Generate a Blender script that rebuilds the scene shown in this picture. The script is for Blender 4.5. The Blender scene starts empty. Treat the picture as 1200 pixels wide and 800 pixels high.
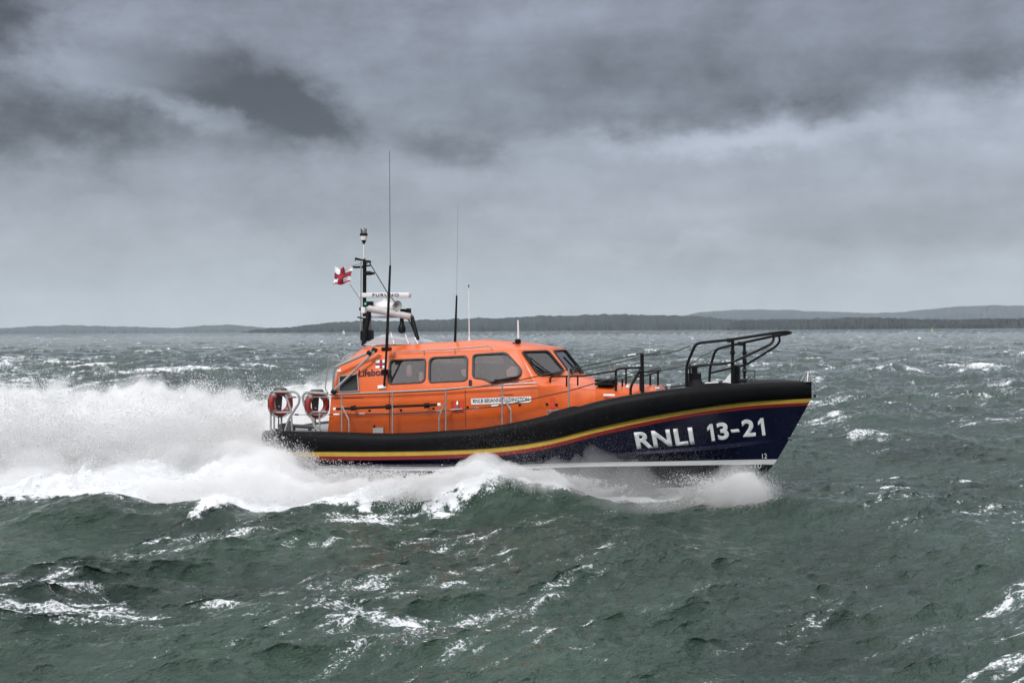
import bpy, bmesh, math, random
import numpy as np
from mathutils import Vector, Matrix
from mathutils.bvhtree import BVHTree
from mathutils.geometry import tessellate_polygon

random.seed(7)
rng = np.random.default_rng(11)
SC = bpy.context.scene
COL = SC.collection
R = math.radians

# ------------------------------------------------------------------ camera
CAM_H = 4.0
FPX = 1500.0                      # focal length in pixels of a 1200 px wide picture (45 mm)
PITCH = math.atan(13.2 / 1500)
ROLL = R(0.38)
cam_rot = Matrix.Rotation(R(90) - PITCH, 3, 'X') @ Matrix.Rotation(-ROLL, 3, 'Z')
cd = bpy.data.cameras.new('camera')
cd.lens = 45.0
cd.sensor_width = 36.0
cd.clip_start = 0.1
cd.clip_end = 40000
cam = bpy.data.objects.new('camera', cd)
COL.objects.link(cam)
cam.matrix_world = Matrix.Translation((0, 0, CAM_H)) @ cam_rot.to_4x4()
SC.camera = cam
CAM = Vector((0, 0, CAM_H))

# ------------------------------------------------------------------ the boat's own frame (x forward, y to port, z up from the sea)
YAW = R(18)
BX, BY = 0.513, 31.84
BM = Matrix.Translation((BX, BY, 0)) @ Matrix.Rotation(-YAW, 4, 'Z')
BMI = BM.inverted()
_o = BMI @ CAM


def ray(px, py):
    d = cam_rot @ Vector(((px - 600) / FPX, -(py - 400) / FPX, -1))
    return d


def P(px, py, y):
    """a point of the survey: where the sight line px,py meets the boat's lengthwise plane at offset y"""
    d = BMI.to_3x3() @ ray(px, py)
    t = (y - _o.y) / d.y
    return _o + d * t


def PF(px, py, bf):
    """same, on the curved side y = -bf(x)"""
    y = -bf(0.0)
    for _ in range(25):
        p = P(px, py, y)
        y = 0.5 * y + 0.5 * (-bf(p.x))
    return P(px, py, y)


def M(p):
    return Vector((p[0], -p[1], p[2]))


# ------------------------------------------------------------------ materials
def nodes(m):
    m.use_nodes = True
    return m.node_tree.nodes, m.node_tree.links


def mat(name, col, rough=0.5, metal=0.0, spec=0.5, var=0.12, scale=6.0, bump=0.0, coat=0.0, grime=0.0):
    m = bpy.data.materials.new(name)
    N, L = nodes(m)
    b = N['Principled BSDF']
    b.inputs['Roughness'].default_value = rough
    b.inputs['Metallic'].default_value = metal
    b.inputs['Specular IOR Level'].default_value = spec
    b.inputs['Coat Weight'].default_value = coat
    b.inputs['Coat Roughness'].default_value = 0.12
    tc = N.new('ShaderNodeTexCoord')
    n = N.new('ShaderNodeTexNoise')
    n.inputs['Scale'].default_value = scale
    n.inputs['Detail'].default_value = 6
    n.inputs['Roughness'].default_value = 0.65
    L.new(tc.outputs['Object'], n.inputs['Vector'])
    r = N.new('ShaderNodeValToRGB')
    r.color_ramp.elements[0].position = 0.3
    r.color_ramp.elements[1].position = 0.7
    lo = [c * (1 - var) for c in col]
    hi = [min(1, c * (1 + var)) for c in col]
    r.color_ramp.elements[0].color = (*lo, 1)
    r.color_ramp.elements[1].color = (*hi, 1)
    L.new(n.outputs['Fac'], r.inputs['Fac'])
    out = r.outputs['Color']
    if grime > 0:                       # vertical run marks and salt
        mp = N.new('ShaderNodeMapping')
        mp.inputs['Scale'].default_value = (5, 5, 0.7)
        L.new(tc.outputs['Object'], mp.inputs['Vector'])
        n2 = N.new('ShaderNodeTexNoise')
        n2.inputs['Scale'].default_value = 2.2
        n2.inputs['Detail'].default_value = 8
        n2.inputs['Roughness'].default_value = 0.7
        L.new(mp.outputs[0], n2.inputs['Vector'])
        r2 = N.new('ShaderNodeValToRGB')
        r2.color_ramp.elements[0].position = 0.5
        r2.color_ramp.elements[1].position = 0.8
        r2.color_ramp.elements[0].color = (0, 0, 0, 1)
        r2.color_ramp.elements[1].color = (grime, grime, grime, 1)
        L.new(n2.outputs['Fac'], r2.inputs['Fac'])
        mx = N.new('ShaderNodeMixRGB')
        mx.inputs[2].default_value = (*[c * 0.35 + 0.05 for c in col], 1)
        L.new(r2.outputs['Color'], mx.inputs[0])
        L.new(out, mx.inputs[1])
        out = mx.outputs[0]
    L.new(out, b.inputs['Base Color'])
    rr = N.new('ShaderNodeMapRange')
    rr.inputs['To Min'].default_value = max(0.03, rough - 0.1)
    rr.inputs['To Max'].default_value = min(1, rough + 0.12)
    L.new(n.outputs['Fac'], rr.inputs['Value'])
    L.new(rr.outputs[0], b.inputs['Roughness'])
    if bump > 0:
        bp = N.new('ShaderNodeBump')
        bp.inputs['Strength'].default_value = bump
        bp.inputs['Distance'].default_value = 0.02
        L.new(n.outputs['Fac'], bp.inputs['Height'])
        L.new(bp.outputs[0], b.inputs['Normal'])
    return m


MT = {
    'orange': mat('orange_paint', (0.72, 0.122, 0.018), 0.30, var=0.08, scale=1.3, coat=0.3, grime=0.25),
    'hatchred': mat('red_hatch', (0.62, 0.05, 0.02), 0.4),
    'navy': mat('navy_paint', (0.004, 0.005, 0.022), 0.22, spec=0.25, var=0.25, scale=1.5, coat=0.2),
    'boot': mat('antifoul', (0.008, 0.008, 0.010), 0.4),
    'yellow': mat('yellow_stripe', (0.52, 0.34, 0.045), 0.4, var=0.12),
    'redline': mat('red_stripe', (0.20, 0.012, 0.014), 0.4),
    'white': mat('white_paint', (0.78, 0.78, 0.78), 0.4, var=0.05),
    'letter': mat('letter_white', (0.84, 0.84, 0.86), 0.5, var=0.12, scale=3),
    'rubber': mat('black_rubber', (0.004, 0.004, 0.005), 0.5, spec=0.14, var=0.4, scale=5, bump=0.3, grime=0.12),
    'black': mat('black_metal', (0.006, 0.006, 0.007), 0.45, spec=0.2, var=0.2),
    'trim': mat('window_rubber', (0.008, 0.008, 0.008), 0.45),
    'steel': mat('steel_tube', (0.42, 0.42, 0.42), 0.35, metal=0.75, var=0.15, scale=12),
    'grey': mat('grey_alloy', (0.30, 0.29, 0.29), 0.5, var=0.12, scale=8),
    'darkgrey': mat('dark_grey', (0.07, 0.072, 0.075), 0.5, var=0.2),
    'canvas': mat('grey_canvas', (0.42, 0.45, 0.48), 0.7, var=0.1, scale=5, bump=0.4),
    'deck': mat('deck_grey', (0.25, 0.26, 0.27), 0.75, var=0.2, scale=20),
    'lining': mat('cabin_lining', (0.08, 0.06, 0.052), 0.8),
    'seat': mat('seat_fabric', (0.10, 0.10, 0.11), 0.8),
    'buoy': mat('ring_orange', (0.26, 0.018, 0.012), 0.55, var=0.25, scale=9),
    'band': mat('ring_band', (0.22, 0.20, 0.20), 0.5),
    'rope': mat('dark_rope', (0.03, 0.03, 0.03), 0.8),
    'blue': mat('flag_blue', (0.02, 0.02, 0.11), 0.7),
    'red': mat('flag_red', (0.36, 0.008, 0.02), 0.7),
    'text': mat('dark_text', (0.012, 0.012, 0.03), 0.5),
    'radome': mat('radar_white', (0.72, 0.70, 0.70), 0.4, var=0.05),
    'buoyyellow': mat('buoy_yellow', (0.6, 0.5, 0.1), 0.6),
}


def glass_mat():
    m = bpy.data.materials.new('tinted_glass')
    N, L = nodes(m)
    N.remove(N['Principled BSDF'])
    out = N['Material Output']
    tr = N.new('ShaderNodeBsdfTransparent')
    tr.inputs[0].default_value = (0.74, 0.66, 0.63, 1)
    gl = N.new('ShaderNodeBsdfGlossy')
    gl.inputs['Roughness'].default_value = 0.04
    gl.inputs[0].default_value = (1, 1, 1, 1)
    df = N.new('ShaderNodeBsdfDiffuse')
    df.inputs[0].default_value = (0.24, 0.20, 0.185, 1)
    fr = N.new('ShaderNodeFresnel')
    fr.inputs['IOR'].default_value = 1.52
    ad = N.new('ShaderNodeMath')
    ad.operation = 'MULTIPLY_ADD'
    ad.inputs[1].default_value = 1.3
    ad.inputs[2].default_value = 0.03
    L.new(fr.outputs[0], ad.inputs[0])
    m1 = N.new('ShaderNodeMixShader')
    m1.inputs[0].default_value = 0.05       # salt film on the glass
    L.new(tr.outputs[0], m1.inputs[1])
    L.new(df.outputs[0], m1.inputs[2])
    m2 = N.new('ShaderNodeMixShader')
    L.new(ad.outputs[0], m2.inputs[0])
    L.new(m1.outputs[0], m2.inputs[1])
    L.new(gl.outputs[0], m2.inputs[2])
    L.new(m2.outputs[0], out.inputs[0])
    return m


MT['glass'] = glass_mat()


def lamp_mat():
    m = bpy.data.materials.new('green_lens')
    N, L = nodes(m)
    b = N['Principled BSDF']
    b.inputs['Base Color'].default_value = (0.05, 0.6, 0.3, 1)
    b.inputs['Emission Color'].default_value = (0.3, 1, 0.7, 1)
    b.inputs['Emission Strength'].default_value = 0.12
    return m


MT['lens'] = lamp_mat()


# ------------------------------------------------------------------ object helpers
def finish(name, bm, m, parent=None, smooth=False, ang=35):
    me = bpy.data.meshes.new(name)
    bmesh.ops.recalc_face_normals(bm, faces=bm.faces)
    bm.to_mesh(me)
    bm.free()
    ms = m if isinstance(m, (list, tuple)) else [m]
    for k in ms:
        me.materials.append(MT[k] if isinstance(k, str) else k)
    if smooth:
        me.polygons.foreach_set('use_smooth', [True] * len(me.polygons))
        me.set_sharp_from_angle(angle=R(ang))
    o = bpy.data.objects.new(name, me)
    COL.objects.link(o)
    if parent:
        o.parent = parent
    return o


def tag(o, label=None, cat=None, group=None, kind=None):
    if label: o['label'] = label
    if cat: o['category'] = cat
    if group: o['group'] = group
    if kind: o['kind'] = kind
    return o


def empty(name, mw):
    o = bpy.data.objects.new(name, None)
    COL.objects.link(o)
    o.matrix_world = mw
    o.empty_display_size = 0.3
    return o


def tube(bm, pts, r, n=8, closed=False, cap=True, r2=None):
    pts = [Vector(p) for p in pts]
    N_ = len(pts)
    rings = []
    up = None
    for i, p in enumerate(pts):
        if closed:
            t = (pts[(i + 1) % N_] - pts[i - 1]).normalized()
        elif i == 0:
            t = (pts[1] - pts[0]).normalized()
        elif i == N_ - 1:
            t = (pts[-1] - pts[-2]).normalized()
        else:
            t = ((pts[i + 1] - p).normalized() + (p - pts[i - 1]).normalized()).normalized()
        if up is None:
            a = Vector((0, 0, 1)) if abs(t.z) < 0.9 else Vector((1, 0, 0))
            up = (a - t * a.dot(t)).normalized()
        else:
            up = (up - t * up.dot(t)).normalized()
        s = t.cross(up)
        rr = r if r2 is None else r + (r2 - r) * i / (N_ - 1)
        rings.append([bm.verts.new(p + (up * math.cos(2 * math.pi * k / n) + s * math.sin(2 * math.pi * k / n)) * rr) for k in range(n)])
    rng_ = range(N_ if closed else N_ - 1)
    for i in rng_:
        a, b = rings[i], rings[(i + 1) % N_]
        for k in range(n):
            bm.faces.new((a[k], a[(k + 1) % n], b[(k + 1) % n], b[k]))
    if cap and not closed:
        bm.faces.new(rings[0][::-1])
        bm.faces.new(rings[-1])


def smooth_path(pts, rad=0.08, n=5):
    """round the corners of a bent tube"""
    pts = [Vector(p) for p in pts]
    out = [pts[0]]
    for i in range(1, len(pts) - 1):
        a, b, c = pts[i - 1], pts[i], pts[i + 1]
        l1, l2 = (a - b).length, (c - b).length
        k = min(rad, l1 * 0.45, l2 * 0.45)
        p, q = b + (a - b).normalized() * k, b + (c - b).normalized() * k
        for j in range(n + 1):
            t = j / n
            out.append(p * (1 - t) ** 2 + b * 2 * t * (1 - t) + q * t * t)
    out.append(pts[-1])
    return out


def box(bm, c, size, rot=None, bevel=0.0):
    ret = bmesh.ops.create_cube(bm, size=1.0)
    vs = ret['verts']
    mtx = Matrix.Translation(Vector(c)) @ (rot.to_4x4() if rot else Matrix.Identity(4)) @ Matrix.Diagonal((*size, 1))
    bmesh.ops.transform(bm, matrix=mtx, verts=vs)
    if bevel > 0:
        es = list({e for v in vs for e in v.link_edges})
        bmesh.ops.bevel(bm, geom=es, offset=bevel, segments=2, affect='EDGES', profile=0.5)


def lathe(bm, c, prof, n=20, axis=Vector((0, 0, 1))):
    axis = Vector(axis).normalized()
    q = Vector((0, 0, 1)).rotation_difference(axis).to_matrix()
    rings = []
    for (r, z) in prof:
        rings.append([bm.verts.new(Vector(c) + q @ Vector((r * math.cos(2 * math.pi * k / n), r * math.sin(2 * math.pi * k / n), z))) for k in range(n)])
    for i in range(len(rings) - 1):
        for k in range(n):
            bm.faces.new((rings[i][k], rings[i][(k + 1) % n], rings[i + 1][(k + 1) % n], rings[i + 1][k]))
    bm.faces.new(rings[0][::-1])
    bm.faces.new(rings[-1])


def prism(bm, poly, thick):
    """poly: list of points (roughly planar); thick: vector of extrusion"""
    a = [bm.verts.new(p) for p in poly]
    b = [bm.verts.new(Vector(p) + thick) for p in poly]
    n = len(a)
    bm.faces.new(a)
    bm.faces.new(b[::-1])
    for i in range(n):
        bm.faces.new((a[i], b[i], b[(i + 1) % n], a[(i + 1) % n]))


def interp(xs, ys):
    xs, ys = list(xs), list(ys)
    o = np.argsort(xs)
    xs = np.array(xs)[o]
    ys = np.array(ys)[o]
    # monotone cubic-ish: resample with hermite
    def f(x):
        if x <= xs[0]: return float(ys[0] + (x - xs[0]) * (ys[1] - ys[0]) / (xs[1] - xs[0]))
        if x >= xs[-1]: return float(ys[-1] + (x - xs[-1]) * (ys[-1] - ys[-2]) / (xs[-1] - xs[-2]))
        i = int(np.searchsorted(xs, x) - 1)
        i = min(max(i, 0), len(xs) - 2)
        def m(j):
            if j == 0: return (ys[1] - ys[0]) / (xs[1] - xs[0])
            if j == len(xs) - 1: return (ys[-1] - ys[-2]) / (xs[-1] - xs[-2])
            return ((ys[j + 1] - ys[j]) / (xs[j + 1] - xs[j]) + (ys[j] - ys[j - 1]) / (xs[j] - xs[j - 1])) / 2
        h = xs[i + 1] - xs[i]
        t = (x - xs[i]) / h
        return float((2 * t**3 - 3 * t**2 + 1) * ys[i] + (t**3 - 2 * t**2 + t) * h * m(i) + (-2 * t**3 + 3 * t**2) * ys[i + 1] + (t**3 - t**2) * h * m(i + 1))
    return f


def text_bm(s, size=1.0, bold=0.0, space=1.0):
    """lettering as a flat fine-grained mesh in u,v (width measured), cut so that it can follow a curved side"""
    c = bpy.data.curves.new('t', 'FONT')
    c.body = s
    c.size = size
    c.offset = bold
    c.space_character = space
    c.fill_mode = 'FRONT'
    c.resolution_u = 4
    o = bpy.data.objects.new('t', c)
    COL.objects.link(o)
    bpy.context.view_layer.update()
    me = bpy.data.meshes.new_from_object(o.evaluated_get(bpy.context.evaluated_depsgraph_get()))
    bpy.data.objects.remove(o)
    bpy.data.curves.remove(c)
    bm = bmesh.new()
    bm.from_mesh(me)
    bpy.data.meshes.remove(me)
    xs = [v.co.x for v in bm.verts]
    ys = [v.co.y for v in bm.verts]
    x0, x1, y0, y1 = min(xs), max(xs), min(ys), max(ys)
    for v in bm.verts:
        v.co = Vector(((v.co.x - x0) / (x1 - x0), (v.co.y - y0) / (y1 - y0), 0))
    return bm


def slice_uv(bm, nu, nv):
    for i in range(1, nu):
        bmesh.ops.bisect_plane(bm, geom=bm.verts[:] + bm.edges[:] + bm.faces[:], plane_co=(i / nu, 0, 0), plane_no=(1, 0, 0), dist=1e-6)
    for i in range(1, nv):
        bmesh.ops.bisect_plane(bm, geom=bm.verts[:] + bm.edges[:] + bm.faces[:], plane_co=(0, i / nv, 0), plane_no=(0, 1, 0), dist=1e-6)
# ================================================================== LIFEBOAT
boat = empty('lifeboat', BM)
tag(boat, 'orange and navy lifeboat with white RNLI 13-21 on its bow, planing through spray', 'lifeboat')

XS = P(303, 505, -2.0).x            # transom
XB = P(952, 450, 0).x               # tip of the fender


def bd(x):                           # outboard half-breadth of the fender
    t = min(max((x - 0.2) / (XB - 0.2), 0), 1)
    u = min(max((-x - 3.5) / 3.2, 0), 1)
    return 2.25 * (1 - t ** 2.5) ** 0.92 - 0.22 * u ** 2


def pxcurve(pts, bf):
    q = [PF(a, b, bf) for a, b in pts]
    return interp([p.x for p in q], [p.z for p in q])


fT = pxcurve([(308, 505), (378, 506), (460, 508), (520, 505), (560, 502), (620, 491), (660, 481), (700, 470), (760, 459), (800, 454), (850, 450.5), (900, 447.5), (948, 446.5)], bd)
bh = lambda x: max(bd(x) - 0.13, 0.0)
fB = pxcurve([(308, 529), (380, 529), (440, 529), (540, 527), (590, 523.5), (640, 516), (700, 501), (760, 488), (820, 478), (880, 470.5), (945, 467)], bh)
yB = pxcurve([(308, 534.5), (380, 534.5), (440, 534.5), (540, 532), (590, 529), (640, 521.5), (700, 506.5), (760, 493.5), (820, 483), (880, 475.5), (945, 471.5)], bh)
rB = pxcurve([(308, 539), (380, 539), (440, 539), (540, 536.5), (590, 533.5), (640, 526), (700, 511), (760, 498), (820, 487), (880, 479.5), (943, 475)], bh)

# rows of the hull side from the fender down to the keel: (stem point px, half-breadth, fullness exponent, z function)


def row(stem_px, bmax, ex, pts=None, zf=None):
    xe = P(stem_px[0], stem_px[1], 0).x
    def bf(x):
        t = min(max((x - 0.0) / (xe - 0.0), 0), 1)
        u = min(max((-x - 3.5) / 3.2, 0), 1)
        return bmax * (1 - t ** ex) - 0.15 * u ** 2
    if zf is None:
        zf = pxcurve(pts + [stem_px], bf)
    return xe, bf, zf


def row_bh(stem_px, zf):
    xe = P(stem_px[0], stem_px[1], 0).x
    sc = lambda x: bh(x) * 1.0
    return xe, sc, zf


hull_rows = []
xe0 = P(950.5, 467, 0).x
hull_rows.append(row((950.5, 467), 2.11, 2.45, zf=fB))
hull_rows.append(row((948.3, 471.5), 2.10, 2.42, zf=yB))
hull_rows.append(row((946.6, 475.3), 2.09, 2.38, zf=rB))
hull_rows.append(row((926, 512), 1.93, 1.95, pts=[(300, 541), (540, 541), (640, 537), (720, 531), (800, 525), (860, 519)]))
hull_rows.append(row((925, 514), 2.00, 1.93, pts=[(300, 543.2), (540, 543.2), (640, 539.2), (720, 534), (800, 529), (860, 524)]))
hull_rows.append(row((911, 538), 1.86, 1.75, pts=[(300, 545.5), (385, 545.5), (540, 546.5), (640, 543), (700, 541.5), (800, 540), (880, 538.3)]))
hull_rows.append(row((907, 544), 1.84, 1.72, pts=[(300, 550.5), (385, 550.5), (540, 551.5), (640, 548), (700, 546.5), (800, 545.2), (880, 544)]))
hull_rows.append(row((893, 559), 1.75, 1.6, pts=[(300, 566), (540, 568), (700, 570), (800, 566), (860, 562)]))
hull_rows.append(row((884, 566), 0.9, 1.5, zf=lambda x: 0.36 - 0.06 * max(0, 5.2 - x) ** 0.9))
hull_rows.append(row((880, 569), 0.001, 1.5, zf=lambda x: 0.33 - 0.09 * max(0, 5.1 - x) ** 0.9))
hull_rows[9] = (hull_rows[9][0], lambda x: 0.0, hull_rows[9][2])

NS = 90
bm = bmesh.new()
grid = []
for (xe, bf, zf) in hull_rows:
    r_ = []
    for i in range(NS + 1):
        s = i / NS
        s = 1 - (1 - s) ** 1.5
        x = XS + 0.15 + (xe - XS - 0.15) * s
        r_.append((x, bf(x), zf(x)))
    grid.append(r_)
rowmat = [1, 2, 0, 0, 0, 3, 4, 4, 4]     # yellow, red, navy..., white, antifouling
for side in (-1, 1):
    vr = [[bm.verts.new((x, side * b, z)) for (x, b, z) in r_] for r_ in grid]
    for j in range(len(vr) - 1):
        for i in range(NS):
            try:
                f = bm.faces.new((vr[j][i], vr[j][i + 1], vr[j + 1][i + 1], vr[j + 1][i]))
                f.material_index = rowmat[j]
                f.smooth = True
            except ValueError:
                pass
    f = bm.faces.new([v[0] for v in vr])       # half of the transom
    f.material_index = 0
bmesh.ops.remove_doubles(bm, verts=bm.verts, dist=0.002)
hull_bvh_bm = bm.copy()
hull_bvh = BVHTree.FromBMesh(hull_bvh_bm)
hull = finish('hull', bm, ['navy', 'yellow', 'redline', 'white', 'boot'], boat, smooth=True, ang=14)


# ---- rubber fender round the sheer
def fender_section(x, side):
    b, zt, zb = bd(x), fT(x), fB(x)
    bi = max(b - 0.30, 0.0)
    hh = zt - zb
    prof = [(bi, zt - 0.05), (b - 0.16, zt), (b - 0.07, zt - 0.025), (b - 0.02, zt - 0.10), (b, zt - 0.22 * hh - 0.05), (b - 0.005, zb + 0.45 * hh), (b - 0.03, zb + 0.2 * hh), (b - 0.06, zb + 0.07), (b - 0.10, zb + 0.01), (max(b - 0.17, 0), zb - 0.01), (bi, zb + 0.03)]
    return [Vector((x, side * max(y, 0), z)) for y, z in prof]


bm = bmesh.new()
path = []
nst = 110
for i in range(nst + 1):
    s = i / nst
    s = 1 - (1 - s) ** 1.6
    path.append(XS + 0.12 + (XB - 0.02 - XS - 0.12) * s)
for side in (-1, 1):
    prev = None
    for x in path:
        sec = [bm.verts.new(p) for p in fender_section(x, side)]
        if prev:
            for k in range(len(sec) - 1):
                bm.faces.new((prev[k], prev[k + 1], sec[k + 1], sec[k]))
        else:
            first = sec
        prev = sec
# stern piece across the transom, rounded corners
ends = []
for a in range(0, 21):
    th = a / 20
    y = -1 + 2 * th
    yy = bd(XS + 0.12) * y
    k = (abs(y) ** 6)
    ends.append((XS + 0.12 - 0.22 * (1 - k), yy))
zt, zb = fT(XS + 0.12), fB(XS + 0.12)
secs = []
for (x, y) in ends:
    secs.append([bm.verts.new((x + dx, y * (1 - sh), z)) for dx, z, sh in ((0.3, zt - .05, .12), (0.16, zt, .06), (0.05, zt - .04, .02), (0, zt - .15, 0), (0, zb + .2, 0), (0.05, zb + .06, .02), (0.15, zb, .06))])
for a, b in zip(secs, secs[1:]):
    for k in range(len(a) - 1):
        bm.faces.new((a[k], a[k + 1], b[k + 1], b[k]))
bmesh.ops.remove_doubles(bm, verts=bm.verts, dist=0.002)
fender = finish('rubber_fender', bm, 'rubber', boat, smooth=True, ang=50)

# raised fender pads seen as steps along the top of the belting
for (a, b, hgt) in ((640, 676, 0.05), (806, 858, -0.0)):
    bm = bmesh.new()
    xa, xb = PF(a, 490, bd).x, PF(b, 480, bd).x
    prev = None
    for i in range(13):
        t = i / 12
        x = xa + (xb - xa) * t
        e = min(1, min(t, 1 - t) * 5)
        bb, z = bd(x), fT(x)
        sec = [bm.verts.new((x, -(bb - 0.30), z - 0.04)), bm.verts.new((x, -(bb - 0.24), z + 0.045 * e)), bm.verts.new((x, -(bb - 0.10), z + 0.045 * e)), bm.verts.new((x, -(bb - 0.03), z - 0.08))]
        if prev:
            for k in range(3):
                bm.faces.new((prev[k], prev[k + 1], sec[k + 1], sec[k]))
        prev = sec
    finish('fender_pad', bm, 'rubber', boat, smooth=True, ang=60)

# ---- deck
bm = bmesh.new()
prev = None
for x in path:
    b = max(bd(x) - 0.18, 0.001)
    z = fT(x) - 0.07
    sec = [bm.verts.new((x, y * b, z + 0.03 * (1 - y * y))) for y in (-1, -.5, 0, .5, 1)]
    if prev:
        for k in range(4):
            bm.faces.new((prev[k], prev[k + 1], sec[k + 1], sec[k]))
    prev = sec
finish('deck', bm, 'deck', boat, smooth=True)


# ---- lettering on the hull and on the cabin
def project(bm, corner_bl, corner_br, corner_tl, bvh, off):
    """lay u,v lettering between three surveyed corner points, then drop it on the side along y"""
    ex, ey = corner_br - corner_bl, corner_tl - corner_bl
    for v in bm.verts:
        p = corner_bl + ex * v.co.x + ey * v.co.y
        hit = bvh.ray_cast(Vector((p.x, -4.0, p.z)), Vector((0, 1, 0)))
        v.co = hit[0] + Vector((0, -off, 0)) if hit[0] else p
    return bm


def thick(bm, t):
    ret = bmesh.ops.extrude_face_region(bm, geom=bm.faces[:])
    vs = [e for e in ret['geom'] if isinstance(e, bmesh.types.BMVert)]
    for v in vs:
        v.co.y -= t


def poly_bm(polys):
    b_ = bmesh.new()
    for pl in polys:
        b_.faces.new([b_.verts.new((x, y, 0)) for x, y in pl])
    bmesh.ops.triangulate(b_, faces=b_.faces[:])
    return b_


ONE = [[(0.45, 0), (1, 0), (1, 1), (0.52, 1), (0.0, 0.80), (0.0, 0.60), (0.45, 0.74)]]


def lettering(name, s, bl, br, h_px, bvh, bf, m, parent, bold=0.0, cells=24, off=0.006, shear=0.0, space=1.0):
    tb = poly_bm(ONE) if s == '1' else text_bm(s, 1.0, bold, space)
    slice_uv(tb, cells, 4)
    A, B, T = PF(*bl, bf), PF(*br, bf), PF(bl[0] + shear, bl[1] - h_px, bf)
    project(tb, A, B, T, bvh, off)
    thick(tb, 0.003)
    return finish(name, tb, m, parent)


hb = lambda x: hull_rows[3][1](x)
lettering('registration_letters', 'RNLI', (747, 526), (814.5, 520), 20.5, hull_bvh, hb, 'letter', hull, bold=0.035, space=1.1, shear=-1.5, off=0.008)
NUM_ = [('1', (831.5, 516.6), (838.5, 515.9), 20.5), ('3', (842.5, 515.4), (855.5, 514.0), 20.8), ('-', (858.5, 506.4), (868, 505.4), 3.6), ('2', (871.5, 511.8), (886.3, 510.6), 20.8), ('1', (890.5, 510.2), (897.5, 509.4), 20.8)]
for s__, a_, b_, h__ in NUM_:
    lettering('registration_number', s__, a_, b_, h__, hull_bvh, hb, 'letter', hull, bold=0.035, shear=-1.5, off=0.008, cells=6)
hb2 = lambda x: hull_rows[5][1](x)
lettering('draught_mark', '12', (893.5, 537), (899, 536.6), 6, hull_bvh, hb2, 'letter', hull, off=0.02)
lettering('draught_mark', '-10', (879, 549), (892, 548.6), 6, hull_bvh, hb2, 'letter', hull, off=0.02)

# ---- wheelhouse shell
yS, yK, yR = -1.72, -1.62, -1.32
V_ = {}


def pt(k, px, py, y):
    V_[k] = P(px, py, y)


pt('b0', 383, 512, yS); pt('b1', 460, 512, yS); pt('b2', 540, 510, yS); pt('b3', 630, 502, -1.66); pt('b4', 700, 482, -1.25); pt('b5', 768, 468, -0.72)
pt('k0', 388, 461, yK - .06); pt('k1', 460, 458.5, yK - .06); pt('k2', 540, 455, yK - .06); pt('k3', 631, 450.5, yK); pt('k4', 698, 456.5, -1.15); pt('k5', 770, 460, -0.62)
pt('c0', 396, 430, -1.5)
pt('d0', 427, 411.5, yR); pt('d1', 456, 415.5, yR); pt('d2', 606, 409.5, yR)
pt('r0', 427, 406.3, -0.95); pt('r1', 456, 405.5, -0.95); pt('r2', 556, 399.5, -0.95); pt('r3', 603, 403, -0.9)
pt('f2', 645, 408.3, -0.62)
pt('g2', 669, 441, -0.68)
pt('g1', 633, 451.5, -1.52)
pt('h1', 645, 453, -1.40); pt('h2', 694, 449.5, -0.62)
pt('t5', 768, 453.5, -0.45)
V_['k3'] = V_['g1'] + Vector((-0.05, -0.08, 0.0))
zr = V_['r2'].z + 0.02
bm = bmesh.new()
vv = {}
for k, p in V_.items():
    vv[k] = bm.verts.new(p)
    vv[k + 'm'] = bm.verts.new(M(p))
for k in ('r0', 'r1', 'r2', 'r3', 'c0', 'k0', 'b0', 't5', 'b5'):
    p = V_[k]
    vv[k + 'c'] = bm.verts.new((p.x + (0.0), 0, p.z + (0.035 if k[0] == 'r' else 0)))


def face(*ks):
    fs = [vv[k] for k in ks]
    bm.faces.new(fs)
    ms = [vv[k + 'm'] if not k.endswith('c') else vv[k] for k in ks][::-1]
    bm.faces.new(ms)


face('b0', 'b1', 'k1', 'k0'); face('b1', 'b2', 'k2', 'k1'); face('b2', 'b3', 'k3', 'k2'); face('b3', 'b4', 'k4', 'k3'); face('b4', 'b5', 'k5', 'k4')
face('k0', 'k1', 'd1', 'd0', 'c0'); face('k1', 'k2', 'k3', 'g1', 'd2', 'd1')
face('d0', 'd1', 'r1', 'r0'); face('d1', 'd2', 'r3', 'r2', 'r1')
face('r0', 'r1', 'r1c', 'r0c'); face('r1', 'r2', 'r2c', 'r1c'); face('r2', 'r3', 'r3c', 'r2c')
face('r3', 'd2', 'f2'); bm.faces.new((vv['r3'], vv['f2'], vv['f2m'], vv['r3m'], vv['r3c']))
face('d2', 'g1', 'g2', 'f2'); bm.faces.new((vv['f2'], vv['g2'], vv['g2m'], vv['f2m']))
face('g1', 'h1', 'h2', 'g2'); bm.faces.new((vv['g2'], vv['h2'], vv['h2m'], vv['g2m']))
face('g1', 'k3', 'k4', 'h1'); face('h1', 'k4', 'h2'); face('k4', 'k5', 't5', 'h2'); bm.faces.new((vv['h2'], vv['t5'], vv['t5c'], vv['t5m'], vv['h2m']))
face('k5', 'b5', 'b5c', 't5c', 't5')
face('c0', 'd0', 'r0', 'r0c', 'c0c'); face('k0', 'c0', 'c0c', 'k0c'); face('b0', 'k0', 'k0c', 'b0c')
bmesh.ops.remove_doubles(bm, verts=bm.verts, dist=0.001)
bmesh.ops.triangulate(bm, faces=[f for f in bm.faces if len(f.verts) > 4])
cab_bvh_bm = bm.copy()
cab_bvh = BVHTree.FromBMesh(cab_bvh_bm)
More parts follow.
